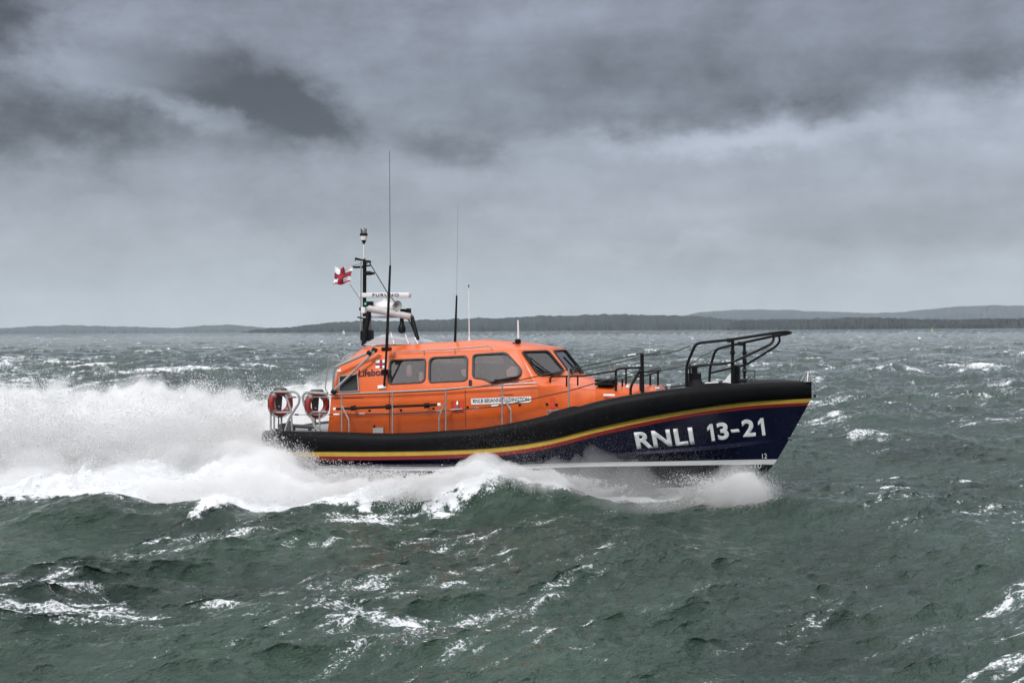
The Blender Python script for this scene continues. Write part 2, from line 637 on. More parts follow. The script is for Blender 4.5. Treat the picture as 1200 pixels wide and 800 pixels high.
# small soft edges
es = [e for e in bm.edges if len(e.link_faces) == 2 and e.calc_face_angle() > R(9)]
bmesh.ops.bevel(bm, geom=es, offset=0.025, segments=2, affect='EDGES', clamp_overlap=True)
wheel = finish('wheelhouse', bm, ['orange', 'lining'], boat, smooth=True, ang=30)
mod = wheel.modifiers.new('s', 'SOLIDIFY')
mod.thickness = 0.05
mod.offset = -1
mod.material_offset = 1
mod.material_offset_rim = 0


def rounded(poly, rad, n=5):
    out = []
    m_ = len(poly)
    for i in range(m_):
        a, b, c = Vector(poly[i - 1]), Vector(poly[i]), Vector(poly[(i + 1) % m_])
        k = min(rad, (a - b).length * .45, (c - b).length * .45)
        p, q = b + (a - b).normalized() * k, b + (c - b).normalized() * k
        for j in range(n + 1):
            t = j / n
            out.append(p * (1 - t) ** 2 + b * 2 * t * (1 - t) + q * t * t)
    return out


def plane_of(a, b, c):
    n = (b - a).cross(c - a).normalized()
    return a, n


def on_plane(px, py, pl):
    a, n = pl
    d = BMI.to_3x3() @ ray(px, py)
    t = (a - _o).dot(n) / d.dot(n)
    return _o + d * t


side_pl = plane_of(V_['k1'], V_['k2'], V_['d2'])
near_pl = plane_of(V_['d2'], V_['g1'], V_['f2'])
front_pl = plane_of(V_['f2'], V_['g2'], M(V_['f2']))
cutters = bmesh.new()
WINS = [
    ('side', side_pl, [(457.5, 422.5), (497.5, 421), (498.5, 425), (497.5, 447.5), (457.5, 450), (456.5, 446)], 5),
    ('side', side_pl, [(504, 419.5), (545, 417.8), (547.5, 421), (547, 443.5), (543, 446), (505, 448), (503.5, 444)], 5),
    ('side', side_pl, [(555, 416), (593, 414), (610, 432), (609, 439), (600, 444), (577, 448), (568, 443.5), (555, 443)], 3.5),
    ('fnear', near_pl, [(611.5, 412.5), (642, 411.8), (660, 433.5), (657, 437), (634, 439.5), (629, 436.5)], 3),
    ('front', front_pl, None, 3),
]


def add_window(poly, n_out, rad):
    c = sum(poly, Vector()) / len(poly)
    poly = rounded(poly, rad)
    prism(cutters, [p + n_out * 0.3 for p in poly], -n_out * 0.6)
    outer = [p + (p - c).normalized() * 0.035 for p in poly]
    inner = [p - (p - c).normalized() * 0.012 for p in poly]
    bm = bmesh.new()
    N_ = len(poly)
    vo = [bm.verts.new(p + n_out * 0.002) for p in outer]
    vo2 = [bm.verts.new(p + n_out * 0.028) for p in outer]
    vi2 = [bm.verts.new(p + n_out * 0.028) for p in inner]
    vi = [bm.verts.new(p - n_out * 0.06) for p in inner]
    for i in range(N_):
        j = (i + 1) % N_
        bm.faces.new((vo[i], vo[j], vo2[j], vo2[i]))
        bm.faces.new((vo2[i], vo2[j], vi2[j], vi2[i]))
        bm.faces.new((vi2[i], vi2[j], vi[j], vi[i]))
    w = finish('window', bm, 'trim', boat, smooth=True, ang=40)
    bm = bmesh.new()
    prism(bm, [p - n_out * 0.012 for p in inner], -n_out * 0.008)
    finish('pane', bm, 'glass', w)
    return w


def outward(pl, ref):
    n = pl[1].copy()
    return n if n.dot(ref) > 0 else -n


for kind, pl, pts, rad in WINS:
    if kind == 'front':
        n = outward(pl, Vector((1, 0, 0.3)))
        f2, g2 = V_['f2'], V_['g2']
        for sgn in (1,):
            a = f2 + (g2 - f2) * 0.10 + Vector((0, 0.08, 0))
            b = f2 + (g2 - f2) * 0.86 + Vector((0, 0.08, 0))
            bmid = b * 1
            poly = [a, b, M(b), M(a)]
            # one centre pane
            add_window(poly, n, 0.10)
        continue
    n = outward(pl, Vector((0.2, -1, 0.2)))
    poly = [on_plane(x, y, pl) for x, y in pts]
    add_window(poly, n, rad * 0.022 * 1.3)
    add_window([M(p) for p in poly], M(n), rad * 0.022 * 1.3)
cut = finish('cut', cutters, 'orange')
mb = wheel.modifiers.new('b', 'BOOLEAN')
mb.operation = 'DIFFERENCE'
mb.object = cut
mb.solver = 'EXACT'
mb.material_mode = 'INDEX'
bpy.context.view_layer.update()
dg = bpy.context.evaluated_depsgraph_get()
# the cutter lies in the boat's own frame
cut.matrix_world = BM
bpy.context.view_layer.update()
dg = bpy.context.evaluated_depsgraph_get()
me = bpy.data.meshes.new_from_object(wheel.evaluated_get(dg))
wheel.modifiers.clear()
wheel.data = me
bpy.data.objects.remove(cut)

# ---- inside of the cabin: floor, seats, console
bm = bmesh.new()
zf = V_['k0'].z - 0.35
box(bm, ((V_['b0'].x + V_['b3'].x) / 2 + .1, 0, zf), (V_['b3'].x - V_['b0'].x, 2.9, 0.06))
finish('cabin_floor', bm, 'lining', boat)
for i, px in enumerate((470, 520, 575)):
    for y in (-0.85, 0.85):
        q = P(px, 455, y)
        bm = bmesh.new()
        box(bm, (q.x, y, q.z - 0.1), (0.45, 0.5, 0.12), bevel=0.03)
        box(bm, (q.x - 0.24, y, q.z + 0.2), (0.10, 0.46, 0.55), bevel=0.04)
        box(bm, (q.x - 0.24, y, q.z + 0.55), (0.10, 0.28, 0.16), bevel=0.04)
        finish('crew_seat', bm, 'seat', boat)
q = P(640, 450, 0)
bm = bmesh.new()
box(bm, (q.x - 0.25, 0, q.z - 0.02), (0.45, 2.1, 0.30), Matrix.Rotation(R(-15), 3, 'Y'), bevel=0.03)
finish('console', bm, 'darkgrey', boat)


def T(name, pts, r, m='black', parent=boat, rad=0.08, n=8, r2=None):
    bm = bmesh.new()
    pp = smooth_path(pts, rad) if len(pts) > 2 and rad > 0 else pts
    tube(bm, pp, r, n, r2=r2)
    return finish(name, bm, m, parent, smooth=True, ang=50)


def TT(name, lists, r, m='black', parent=boat, rad=0.08, n=8):
    bm = bmesh.new()
    for pts in lists:
        tube(bm, smooth_path(pts, rad) if len(pts) > 2 else pts, r, n)
    return finish(name, bm, m, parent, smooth=True, ang=50)


# ---- windscreen wipers
nn = outward(near_pl, Vector((.2, -1, .2))) * 0.05
TT('windscreen_wiper', [[on_plane(647, 439, near_pl) + nn, on_plane(640, 436, near_pl) + nn, on_plane(620, 420, near_pl) + nn]], 0.014)
TT('windscreen_wiper', [[on_plane(615, 416, near_pl) + nn * .9, on_plane(627, 431, near_pl) + nn * .9]], 0.020)
TT('windscreen_wiper', [[on_plane(622, 426, near_pl) + nn * .8, on_plane(638, 437, near_pl) + nn * .8, on_plane(648, 441, near_pl) + nn * .8]], 0.018)
nf = outward(front_pl, Vector((1, 0, .3))) * 0.05
TT('windscreen_wiper', [[on_plane(682, 439, front_pl) + nf, on_plane(674, 428, front_pl) + nf, on_plane(663, 416, front_pl) + nf]], 0.022)
TT('windscreen_wiper', [[on_plane(679, 440, front_pl) + nf * 1.3, on_plane(671, 431, front_pl) + nf * 1.3], [on_plane(673, 431, front_pl) + nf * 1.3, on_plane(668, 440, front_pl) + nf * 1.3]], 0.02)
ns = outward(side_pl, Vector((.0, -1, .2))) * 0.05
TT('windscreen_wiper', [[on_plane(576, 449, side_pl) + ns, on_plane(590, 445, side_pl) + ns, on_plane(608, 442, side_pl) + ns], [on_plane(580, 446, side_pl) + ns, on_plane(607, 445, side_pl) + ns]], 0.016)

# ---- fittings of the cabin side
# white panels added for light seen through the far windows; headrests behind glass
def inside_panel(name, pts, y, m):
    bm = bmesh.new()
    prism(bm, [P(a, b, y) for a, b in pts], Vector((0, .02, 0)))
    finish(name, bm, m, boat)


inside_panel('light_patch_panel', [(491, 436), (496, 436), (496, 447), (491, 447)], -1.36, 'letter')
inside_panel('light_patch_panel', [(540, 433), (546, 432), (546, 441), (542, 440)], -1.38, 'letter')
inside_panel('light_patch_panel', [(593, 434), (599, 429), (606, 430), (606, 441), (594, 441)], -1.32, 'letter')
for (a, b, y) in ((480, 434, -1.2), (558.5, 434, -1.2)):
    bm = bmesh.new()
    lathe(bm, P(a, b, y), [(0.02, -.17), (0.07, -.13), (.085, 0), (.07, .12), (.02, .16)], 12)
    finish('headrest', bm, 'letter' if a < 500 else 'seat', boat, smooth=True)
bm = bmesh.new()
box(bm, (V_['k1'].x + 1.2, 1.35, V_['k1'].z + .35), (5.2, .04, .5))
finish('inner_lining', bm, 'lining', boat)
T('grab_rail', [P(387, 462, -1.80), P(460, 459, -1.82), P(520, 456, -1.82), P(590, 450.5, -1.80), P(629, 448.5, -1.74)], 0.020, 'steel', rad=0)
bm = bmesh.new()
rr_ = [P(462, 416, -1.36), P(462, 412.3, -1.36), P(497, 410.8, -1.36), P(533, 408.8, -1.36), P(574, 405.2, -1.34), P(577, 409.5, -1.34)]
tube(bm, smooth_path(rr_, 0.04), 0.014, 6)
for px, y0, y1 in ((497, 411, 414.5), (533, 409, 412.5)):
    tube(bm, [P(px, y0, -1.36), P(px, y1 + 2, -1.34)], 0.012, 6)
finish('roof_rail', bm, 'steel', boat, smooth=True)
# boat hook lashed along the side rail
bh_ = empty('boat_hook', BM @ Matrix.Translation(P(394, 479, -1.95)))
tag(bh_, 'long black pole clipped along the orange cabin side below the grab rail', 'pole')
bm = bmesh.new()
o0 = P(394, 479, -1.95)
tube(bm, [Vector(), P(513, 474, -1.95) - o0], 0.032, 8)
finish('shaft', bm, 'black', bh_, smooth=True, ang=50)
bm = bmesh.new()
tube(bm, [P(513, 474, -1.95) - o0, P(516.5, 473.8, -1.95) - o0], 0.036, 8)
tube(bm, [P(391, 479.2, -1.95) - o0, Vector()], 0.036, 8)
finish('end_cap', bm, 'white', bh_)
bm = bmesh.new()
for px in (414, 455, 500):
    box(bm, P(px, 478 - (px - 414) * .035, -1.86), (0.06, 0.22, 0.12), bevel=0.01)
finish('pole_clip', bm, 'black', boat)


def snap(p, n):
    """move a point along y onto the real cabin side"""
    h = cab_bvh.ray_cast(Vector((p.x, -4.0, p.z)), Vector((0, 1, 0)))
    return h[0] if h[0] else p


def plate(name, pts, pl, m, t=0.012, off=0.004, parent=wheel, rad=0.0, nref=Vector((0, -1, 0.1))):
    n = outward(pl, nref)
    poly = [snap(on_plane(x, y, pl), n) + n * (off + .006) for x, y in pts]
    if rad: poly = rounded(poly, rad, 3)
    bm = bmesh.new()
    prism(bm, poly, n * t)
    return finish(name, bm, m, parent)


def flat_text(name, s, bl, br, h, pl, m, parent, bold=0.0, off=0.004, nref=Vector((0, -1, 0.1)), shear=0, space=1.0):
    n = outward(pl, nref)
    tb = text_bm(s, 1.0, bold, space)
    A, B, C_ = on_plane(*bl, pl), on_plane(*br, pl), on_plane(bl[0] + shear, bl[1] - h, pl)
    if parent is wheel:
        A, B, C_ = snap(A, n), snap(B, n), snap(C_, n)
        n_ = (B - A).cross(C_ - A).normalized()
        n = n_ if n_.dot(n) > 0 else -n_
        off = off + .006
    for v in tb.verts:
        v.co = A + (B - A) * v.co.x + (C_ - A) * v.co.y + n * off
    ret = bmesh.ops.extrude_face_region(tb, geom=tb.faces[:])
    for e in ret['geom']:
        if isinstance(e, bmesh.types.BMVert): e.co += n * 0.002
    return finish(name, tb, m, parent)


low_pl = plane_of(V_['b1'], V_['b2'], V_['k1'])
low2_pl = plane_of(V_['b2'], V_['b3'], V_['k2'])
low3_pl = plane_of(V_['b3'], V_['b4'], V_['k3'])
up_pl = plane_of(V_['k0'], V_['k1'], V_['d1'])
flat_text('lettering', 'Lifeboats', (421.5, 441.5), (458, 439.5), 8.2, up_pl, 'text', wheel, bold=0.018, off=0.010)
# house flag painted on the side: white, blue-edged red cross
for k, (a, b, c, d, m_) in enumerate([(441, 422, 453, 431.5, 'white')]):
    e_ = plate('house_flag_emblem', [(a, b), (c, b - .5), (c, d - .5), (a, d)], up_pl, m_, 0.002, 0.008)
for (a, b, c, d, m_, of) in [(445.6, 422, 448.6, 431.4, 'blue', .012), (441, 425.5, 453, 428.4, 'blue', .014), (446.2, 422, 448, 431.4, 'red', .016), (441, 426.1, 453, 427.8, 'red', .018)]:
    plate('emblem_cross', [(a, b), (c, b - .3), (c, d - .3), (a, d)], up_pl, m_, 0.001, of)
np_ = plate('nameplate', [(551.8, 466.8), (622.5, 464.2), (622.5, 469.8), (620, 471.5), (552.5, 474)], low2_pl, 'white', 0.008, 0.006, rad=0.03)
flat_text('nameplate_lettering', 'RNLB BRIANNE ALDINGTON', (554.5, 472.3), (620, 469.8), 4.6, low2_pl, 'text', wheel, bold=0.012, off=0.018)
plate('cleat_plate', [(529.5, 469.8), (543.5, 469.3), (543.5, 482.5), (529.5, 483)], low_pl, 'hatchred', 0.006)
bm = bmesh.new()
q1, q2 = on_plane(529, 480, low_pl), on_plane(544, 479, low_pl)
tube(bm, [q1 + Vector((0, -.09, 0)), q2 + Vector((0, -.09, 0))], 0.022, 8)
for f_ in (.35, .65):
    p_ = q1.lerp(q2, f_)
    tube(bm, [p_, p_ + Vector((0, -.09, 0))], 0.018, 8)
p_ = q1.lerp(q2, .5)
lathe(bm, p_ + Vector((0, -.02, .12)), [(0.02, -.1), (.05, 0), (.02, .08)], 10)
finish('cleat', bm, 'steel', boat, smooth=True)
plate('red_panel', [(644.5, 466), (649.5, 466), (649.5, 479), (644.5, 479)], low3_pl, 'hatchred', 0.006)
bm = bmesh.new()
z_ = lambda a, b: on_plane(a, b, low3_pl) + Vector((0, -.06, 0))
for l in ([z_(641, 481), z_(656, 480)], [z_(641, 485), z_(656, 484)], [z_(646, 479), z_(646, 486)], [z_(652, 479), z_(652, 486)]):
    tube(bm, l, 0.012, 6)
finish('step_bracket', bm, 'steel', boat)
plate('boarding_step', [(438, 501), (450, 500.7), (450, 507), (438, 507)], low_pl, 'grey', 0.04)
plate('warning_label', [(396, 433), (401, 432), (401, 435), (396, 435.5)], up_pl, 'white', 0.003)
plate('aerial_base', [(444, 452.5), (452, 451.5), (454, 455), (444, 456)], up_pl, 'white', 0.05)
plate('vent_bracket', [(550, 446), (553, 445.6), (553, 452), (550, 452.4)], side_pl, 'black', 0.04)
# panel seams on the lower side
for (a, b, c, d) in ((385, 466.5, 600, 462), (456, 461, 456.4, 505), (545, 456, 545.5, 500)):
    pl_ = low_pl if c < 500 else low2_pl
    plate('panel_seam', [(a, b), (c, d), (c + .5, d + .7), (a + .5, b + .7)], pl_ if c < 560 else low_pl, 'text', 0.002, 0.003)
# small dark fastenings
bm = bmesh.new()
for (a, b, pl_) in ((470, 480.5, low_pl), (508, 478.5, low_pl), (548, 477, low2_pl), (609, 474, low2_pl), (641, 473.5, low3_pl), (652, 474, low3_pl), (438.5, 499.5, low_pl), (433, 481, low_pl)):
    lathe(bm, on_plane(a, b, pl_) + Vector((0, .02, 0)), [(0.032, 0), (0.032, .03), (0.02, .04)], 10, axis=(0, -1, 0.05))
finish('deck_socket', bm, 'black', boat)

# engine-room air intake with louvres
vent = plate('vent_frame', [(398.5, 440.5), (421, 438.3), (421.5, 458.5), (397.5, 460)], up_pl, 'grey', 0.03)
plate('vent_core', [(400, 441.5), (420, 439.5), (420.3, 457.5), (399.3, 459)], up_pl, 'black', 0.006, off=0.034, parent=boat)
bm = bmesh.new()
nu = outward(up_pl, Vector((0, -1, .1)))
for i in range(8):
    t = (i + .5) / 8
    a = on_plane(400, 442 + 16.5 * t, up_pl) + nu * .055
    b = on_plane(420, 440.2 + 16.5 * t, up_pl) + nu * .055
    box(bm, (a + b) / 2, ((b - a).length, 0.05, 0.012), Matrix.Rotation(math.atan2(-(b - a).z, (b - a).x), 3, 'Y') @ Matrix.Rotation(R(35), 3, 'X'))
finish('louvres', bm, 'darkgrey', boat)

# folded davit struts at the aft end of the cabin
T('davit_strut', [P(393, 430, -1.78), P(438, 410.5, -1.55)], 0.035, 'grey')
T('davit_strut', [P(390, 458.5, -1.80), P(439, 411.5, -1.60)], 0.030, 'grey')
T('davit_strut', [P(391.5, 428, -1.80), P(390, 460, -1.82)], 0.030, 'steel')
bm = bmesh.new()
for q in (P(439, 410, -1.56), P(391, 459, -1.82), P(433, 413.5, -1.62)):
    box(bm, q, (0.12, 0.12, 0.10), Matrix.Rotation(R(30), 3, 'Y'), bevel=0.02)
finish('strut_joint', bm, 'black', boat)
for y in (-1.35, 1.35):
    T('ladder_rail', [P(385, 461, y), P(381, 456, y), P(384, 432, y), P(386, 417, y), P(396, 416, y), P(398, 423, y)], 0.014, 'steel', rad=.1)
T('aft_grab_bar', [P(400, 424, -1.2), P(403, 419, -1.1), P(408, 415, -1.0), P(413, 415, -1.0)], 0.014, 'steel', rad=.05)

# ---- roof: canvas cover, aerials
prof = [(440, 404), (444, 400), (450, 396), (459, 391.5), (466, 391.5), (478, 394), (492, 398), (499, 400.5), (500, 403)]
bm = bmesh.new()
secs = []
for y, s in ((-0.75, 0.75), (-0.6, 0.97), (0, 1.0), (0.6, 0.97), (0.75, 0.75)):
    sec = []
    for (a, b) in prof:
        p = P(a, 403.5 + (b - 403.5) * s, 0.0)
        sec.append(bm.verts.new((p.x, y, p.z)))
    secs.append(sec)
for a, b in zip(secs, secs[1:]):
    for k in range(len(a) - 1):
        bm.faces.new((a[k], a[k + 1], b[k + 1], b[k]))
bm.faces.new(secs[0]); bm.faces.new(secs[-1])
finish('canvas_cover', bm, 'canvas', boat, smooth=True, ang=25)
bm = bmesh.new()
for a, b in ((451, 393.5), (459, 391), (476, 393), (487, 396)):
    tube(bm, [P(a - 1, b, -.64) + Vector((0, 0, .02)), P(a + 3, 403, -.80)], 0.014, 6)
finish('cover_strap', bm, 'white', boat)


def whip(segs, name='whip_aerial', parent=boat):
    root = None
    for (a, b, y, r, r2, m) in segs:
        bm = bmesh.new()
        tube(bm, [P(*a, y), P(*a, y).lerp(P(*b, y), .5), P(*b, y)], r, 7, r2=r2)
        o = finish(name if root is None else 'aerial_rod', bm, m, parent if root is None else root, smooth=True)
        root = root or o
    return root


whip([((450.3, 452), (453.2, 407), -1.72, 0.030, 0.028, 'black'), ((453.2, 407), (457.3, 311), -1.72, 0.040, 0.026, 'black'), ((457.3, 311), (456.5, 177), -1.72, 0.010, 0.006, 'darkgrey')])
bm = bmesh.new()
box(bm, P(450.8, 435.5, -1.62), (0.07, 0.28, 0.12), bevel=.015)
box(bm, P(453, 409, -1.55), (0.12, 0.40, 0.10), bevel=.02)
finish('aerial_bracket', bm, 'black', boat)
whip([((533.2, 404), (535.2, 346), -0.6, 0.035, 0.022, 'black'), ((535.2, 346), (536.6, 238), -0.6, 0.006, 0.005, 'grey')])
whip([((550, 403), (549.3, 336), -0.2, 0.016, 0.009, 'white'), ((549.3, 337), (549.3, 333.5), -.2, 0.014, 0.012, 'black')])
whip([((607.6, 404), (607.0, 375), -0.4, 0.026, 0.020, 'white')])
bm = bmesh.new()
lathe(bm, P(607, 405, -.75), [(0.03, 0), (0.03, .05), (0.075, .06), (.075, .14), (.04, .17)], 14)
box(bm, P(602, 404, -.8), (0.04, 0.04, 0.12))
finish('roof_lamp', bm, 'black', boat, smooth=True)
bm = bmesh.new()
lathe(bm, P(550, 404, -.2), [(0.07, -.02), (0.03, .1), (0.018, .2)], 12)
finish('aerial_foot', bm, 'white', boat, smooth=True)

# ---- mast frame
mast = T('mast', [P(427, 404, 0), P(427.3, 306, 0)], 0.052, 'black', rad=0)
T('mast_stay_pole', [P(422.5, 402, -.1), P(423.2, 306, -.1)], 0.018, 'grey', mast, rad=0)
for y in (-.55, .55):
    T('mast_leg', [P(426, 405, y), P(433, 362, y * .8)], 0.065, 'black', mast, rad=0)
    T('mast_leg', [P(489.5, 398, y), P(482.5, 371, y * .8)], 0.055, 'black', mast, rad=0)
T('mast_strut', [P(434, 386, -.3), P(434, 369, -.3)], 0.03, 'grey', mast, rad=0)
T('mast_strut', [P(476, 371, -.5), P(481, 378, -.5), P(486, 390, -.5)], 0.018, 'black', mast)
bm = bmesh.new()
for y in (-.48, .48):
    a, b = P(432, 361.5, y), P(482, 371.3, y)
    tube(bm, [a, a.lerp(b, .1), a.lerp(b, .9), b], 0.085, 12)
a, b = P(437, 364, 0), P(474, 371, 0)
box(bm, (a + b) / 2, ((b - a).length, 0.9, 0.05), Matrix.Rotation(math.atan2(-(b - a).z, (b - a).x), 3, 'Y'))
a, b = P(432.5, 371, 0), P(466, 372, 0)
box(bm, (a + b) / 2, ((b - a).length, 0.8, 0.04))
finish('mast_platform', bm, mat('pink_grey', (0.45, 0.42, 0.42), .5), mast, smooth=True)
bm = bmesh.new()
box(bm, P(430.2, 393, -.35), (0.29, 0.3, 0.29), bevel=.05)
finish('equipment_box', bm, 'black', mast)
bm = bmesh.new()
box(bm, P(432, 356, -.3), (0.24, 0.14, 0.13), bevel=.02)
box(bm, P(422.5, 362, -.3), (0.05, 0.06, 0.08))
tube(bm, [P(419, 371.5, -.3), P(426, 373, -.3)], 0.02, 6)
finish('lamp_housing', bm, 'black', mast)
bm = bmesh.new()
lathe(bm, P(428.3, 356, -.385), [(0.03, -.04), (.03, .02), (.02, .03)], 12, axis=(0, -1, 0))
finish('green_lamp', bm, 'lens', mast)
bm = bmesh.new()
box(bm, P(426.3, 363.5, -.32), (0.12, 0.12, 0.16), bevel=.02)
finish('junction_box', bm, 'white', mast)
# radar
bm = bmesh.new()
c_ = P(452, 358.5, 0)
lathe(bm, c_, [(0.30, -.12), (.34, -.06), (.33, 0), (.24, .09), (.10, .14), (.09, .22)], 24)
for v in bm.verts: v.co.y *= .8
finish('radar_pedestal', bm, 'radome', mast, smooth=True, ang=50)
radar_pl = (P(452, 345.8, -.12), Vector((0, -1, 0)))
a, b = P(422.5, 346.0, 0), P(481, 345.8, 0)
bm = bmesh.new()
box(bm, (a + b) / 2, ((b - a).length, 0.20, 0.125), Matrix.Rotation(math.atan2(-(b - a).z, (b - a).x), 3, 'Y'), bevel=.03)
finish('radar_scanner', bm, 'radome', mast, smooth=True, ang=40)
radar_pl = (Vector((0, -0.103, 0)), Vector((0, -1, 0)))
flat_text('radar_lettering', 'FURUNO', (436.5, 347.6), (467.5, 347.3), 3.6, radar_pl, 'text', mast, bold=0.03, off=0.001, space=1.25)
# loudhailer horn, antenna box, searchlight
bm = bmesh.new()
ax = Vector((0.75, -0.62, 0.0))
lathe(bm, P(463, 358, -.45), [(0.035, -.10), (.04, .0), (.06, .05), (.115, .12), (.125, .14), (.10, .13), (.03, .04)], 18, axis=ax)
finish('loudhailer', bm, 'grey', mast, smooth=True, ang=60)
T('horn_bracket', [P(461, 359, -.45), P(461, 364, -.45)], 0.02, 'grey', mast, rad=0)
bm = bmesh.new()
box(bm, P(473, 364, -.3), (0.14, 0.14, 0.09), bevel=.01)
box(bm, P(479, 364.5, -.3), (0.09, 0.14, 0.14), bevel=.01)
finish('camera_box', bm, 'black', mast)
T('short_aerial', [P(476.5, 368, -.35), P(476.5, 355.5, -.35)], 0.010, 'white', mast, rad=0)
bm = bmesh.new()
lathe(bm, P(471, 385, -.4), [(0.03, -.12), (.09, -.09), (.10, 0.0), (.075, .08), (.055, .12), (.05, .28)], 16)
finish('searchlight', bm, 'black', mast, smooth=True, ang=50)
# masthead
bm = bmesh.new()
tube(bm, [P(416.3, 302.5, -.2), P(434.5, 307.5, .2)], 0.022, 8)
tube(bm, [P(417, 304, .2), P(434, 306, -.2)], 0.018, 8)
tube(bm, [P(416.6, 302.5, -.2), P(416.2, 306, -.2)], 0.012, 6)
box(bm, P(420, 313, 0), (0.26, 0.16, 0.05), bevel=.01)
tube(bm, [P(425, 312, 0), P(434, 311, 0)], 0.022, 6)
tube(bm, [P(425, 312, 0), P(431, 308, 0)], 0.014, 6)
tube(bm, [P(427, 303, 0), P(427, 312, 0)], 0.03, 6)
finish('masthead_crosstree', bm, 'black', mast)
bm = bmesh.new()
c_ = P(431.5, 320, 0)
lathe(bm, c_, [(0.05, -.055), (.10, -.045), (.115, 0), (.09, .04), (.04, .055)], 14)
tube(bm, [P(427, 321.5, 0), P(436, 321, 0)], 0.03, 6)
lathe(bm, P(437.5, 320.3, 0), [(0.035, -.03), (.04, .02), (.02, .035)], 10)
finish('anchor_lamp', bm, 'black', mast, smooth=True)
T('mast_stay', [P(432.5, 307, 0), P(455, 344.5, -.15), P(464, 355, -.3)], 0.012, 'black', mast, rad=0)
bm = bmesh.new()
tube(bm, [P(426.2, 304, 0), P(426.2, 286, 0)], 0.014, 8)
finish('lamp_pole', bm, 'white', mast)
c_ = P(426.3, 280, 0)
u_ = 1.0 / 47.5
lamp = bmesh.new()
lathe(lamp, c_, [(0.032, -6 * u_), (0.042, -4 * u_), (0.065, -2.2 * u_), (0.065, -1.6 * u_)], 16)
lathe(lamp, c_, [(0.095, 3.6 * u_), (0.10, 4 * u_), (0.10, 6.6 * u_), (0.085, 7.2 * u_)], 16)
mh = finish('masthead_lamp', lamp, 'black', mast, smooth=True, ang=50)
bm = bmesh.new()
lathe(bm, c_, [(0.066, -1.6 * u_), (0.085, 1.5 * u_), (0.088, 3.6 * u_)], 16)
finish('lamp_lens', bm, 'white', mh, smooth=True)
bm = bmesh.new()
lathe(bm, c_, [(0.082, 7.2 * u_), (0.082, 12 * u_), (0.07, 12.8 * u_)], 16)
finish('clear_dome', bm, 'glass', mh, smooth=True)

# ---- side-deck stanchions and guard ropes
by = lambda px, py: PF(px, py, lambda x: bd(x) - 0.22)
posts = [(400.5, 463, 505, 409), (460, 459.5, 506, None), (522.5, 457, 503, 514.5), (588.5, 449, 496, 599), (666.5, 431, 481, None)]
for (px, y0, y1, br) in posts:
    foot = by(px, y1)
    yy = foot.y
    lst = [[foot + Vector((0, 0, -.06)), P(px, y0, yy)]]
    if br:
        k = P(br, (y0 + y1) / 2 + 8, yy)
        lst.append([P(px, (y0 + y1) / 2 - 9 + (0), yy), k, P(br, y1, yy) + Vector((0, 0, -.06))])
    for mir in (False, True):
        l2 = [[M(p) for p in l] for l in lst] if mir else lst
        TT('stanchion', l2, 0.020, 'steel', rad=.05)


def ropes(name, pts, r, m):
    q = [by(*p) for p in pts]
    T(name, q, r, m, rad=0)
    T(name, [M(p) for p in q], r, m, rad=0)


top = [(383, 463), (400, 462.5), (460, 460), (522, 457.5), (588, 450)]
def byd(px, py, yref): return P(px, py, yref)
yq = lambda px, pyf: by(px, pyf).y
guard_hi = [P(385, 462.5, -1.95), P(460, 460.3, yq(460, 506)), P(522.5, 457.3, yq(522, 503)), P(588.5, 449.5, yq(588, 496)), P(666.5, 433, yq(666, 481)), P(752.5, 414, -1.10)]
guard_lo = [P(385, 485.5, -1.95), P(460, 484.8, yq(460, 506)), P(522.5, 481.2, yq(522, 503)), P(588.5, 475.5, yq(588, 496)), P(627, 466.5, -1.9), P(666.5, 458, yq(666, 481)), P(726, 440.5, -1.2), P(752.5, 434, -1.10)]
for g in (guard_hi, guard_lo):
    T('guard_rope', g, 0.012, 'rope', rad=0, n=6)
    T('guard_rope', [M(p) for p in g], 0.012, 'rope', rad=0, n=6)
hi2 = [P(752.5, 414.5, -1.10), P(770, 415.5, -1.08), P(790, 412.5, -1.0), P(809, 405, -.92)]
lo2 = [P(775, 434.5, .6), P(800, 429, .3), P(804, 428, -.7)]
T('guard_rope', hi2, 0.012, 'rope', rad=0, n=6)
T('guard_rope', lo2, 0.010, 'rope', rad=0, n=6)
T('guard_rope', [P(808, 427, -.9), P(822, 418, -.4), P(839, 409, 0.7)], 0.010, 'rope', rad=0, n=6)
# white sleeves on the ropes
bm = bmesh.new()
for l in ([P(511, 482, -2.0), P(517, 481.6, -2.0)], [P(553, 479, -2.0), P(561, 478, -2.0)], [P(576, 475.7, -2.0), P(584, 474.8, -2)], [P(736, 416.5, -1.2), P(745, 415, -1.2)], [P(391, 485.3, -1.97), P(398, 485.2, -1.97)], [P(421, 485, -1.97), P(428, 485, -1.97)]):
    tube(bm, l, 0.02, 8)
finish('rope_sleeve', bm, 'white', boat)

# ---- black handrails ahead of the windscreen
T('foredeck_rail', [P(645, 452, -1.25), P(644.5, 443, -1.25), P(648, 441, -1.25), P(683, 440.5, -1.2), P(721, 434.5, -1.1)], 0.022, 'black', rad=.06)
TT('foredeck_rail', [[P(664, 452.5, -1.2), P(664, 441, -1.22)], [P(677, 451.5, -1.15), P(677, 440.5, -1.2)]], 0.020)
T('foredeck_rail', [P(721.7, 457.5, -1.0), P(721.7, 433.5, -1.0), P(726, 431.8, -1.0), P(752, 430.5, -1.0)], 0.028, 'black', rad=.06)
TT('foredeck_rail', [[P(733.6, 451, -.5), P(733.6, 432, -.5)], [P(729.3, 453.5, -.6), P(729.3, 444, -.6)]], 0.022)
T('foredeck_post', [P(753, 460.5, -1.0), P(752.3, 413.5, -1.0)], 0.045, 'black', rad=0)
T('foredeck_rail', [P(739, 463, -1.15), P(739, 453, -1.15), P(751, 432, -1.05)], 0.032, 'black', rad=.1)
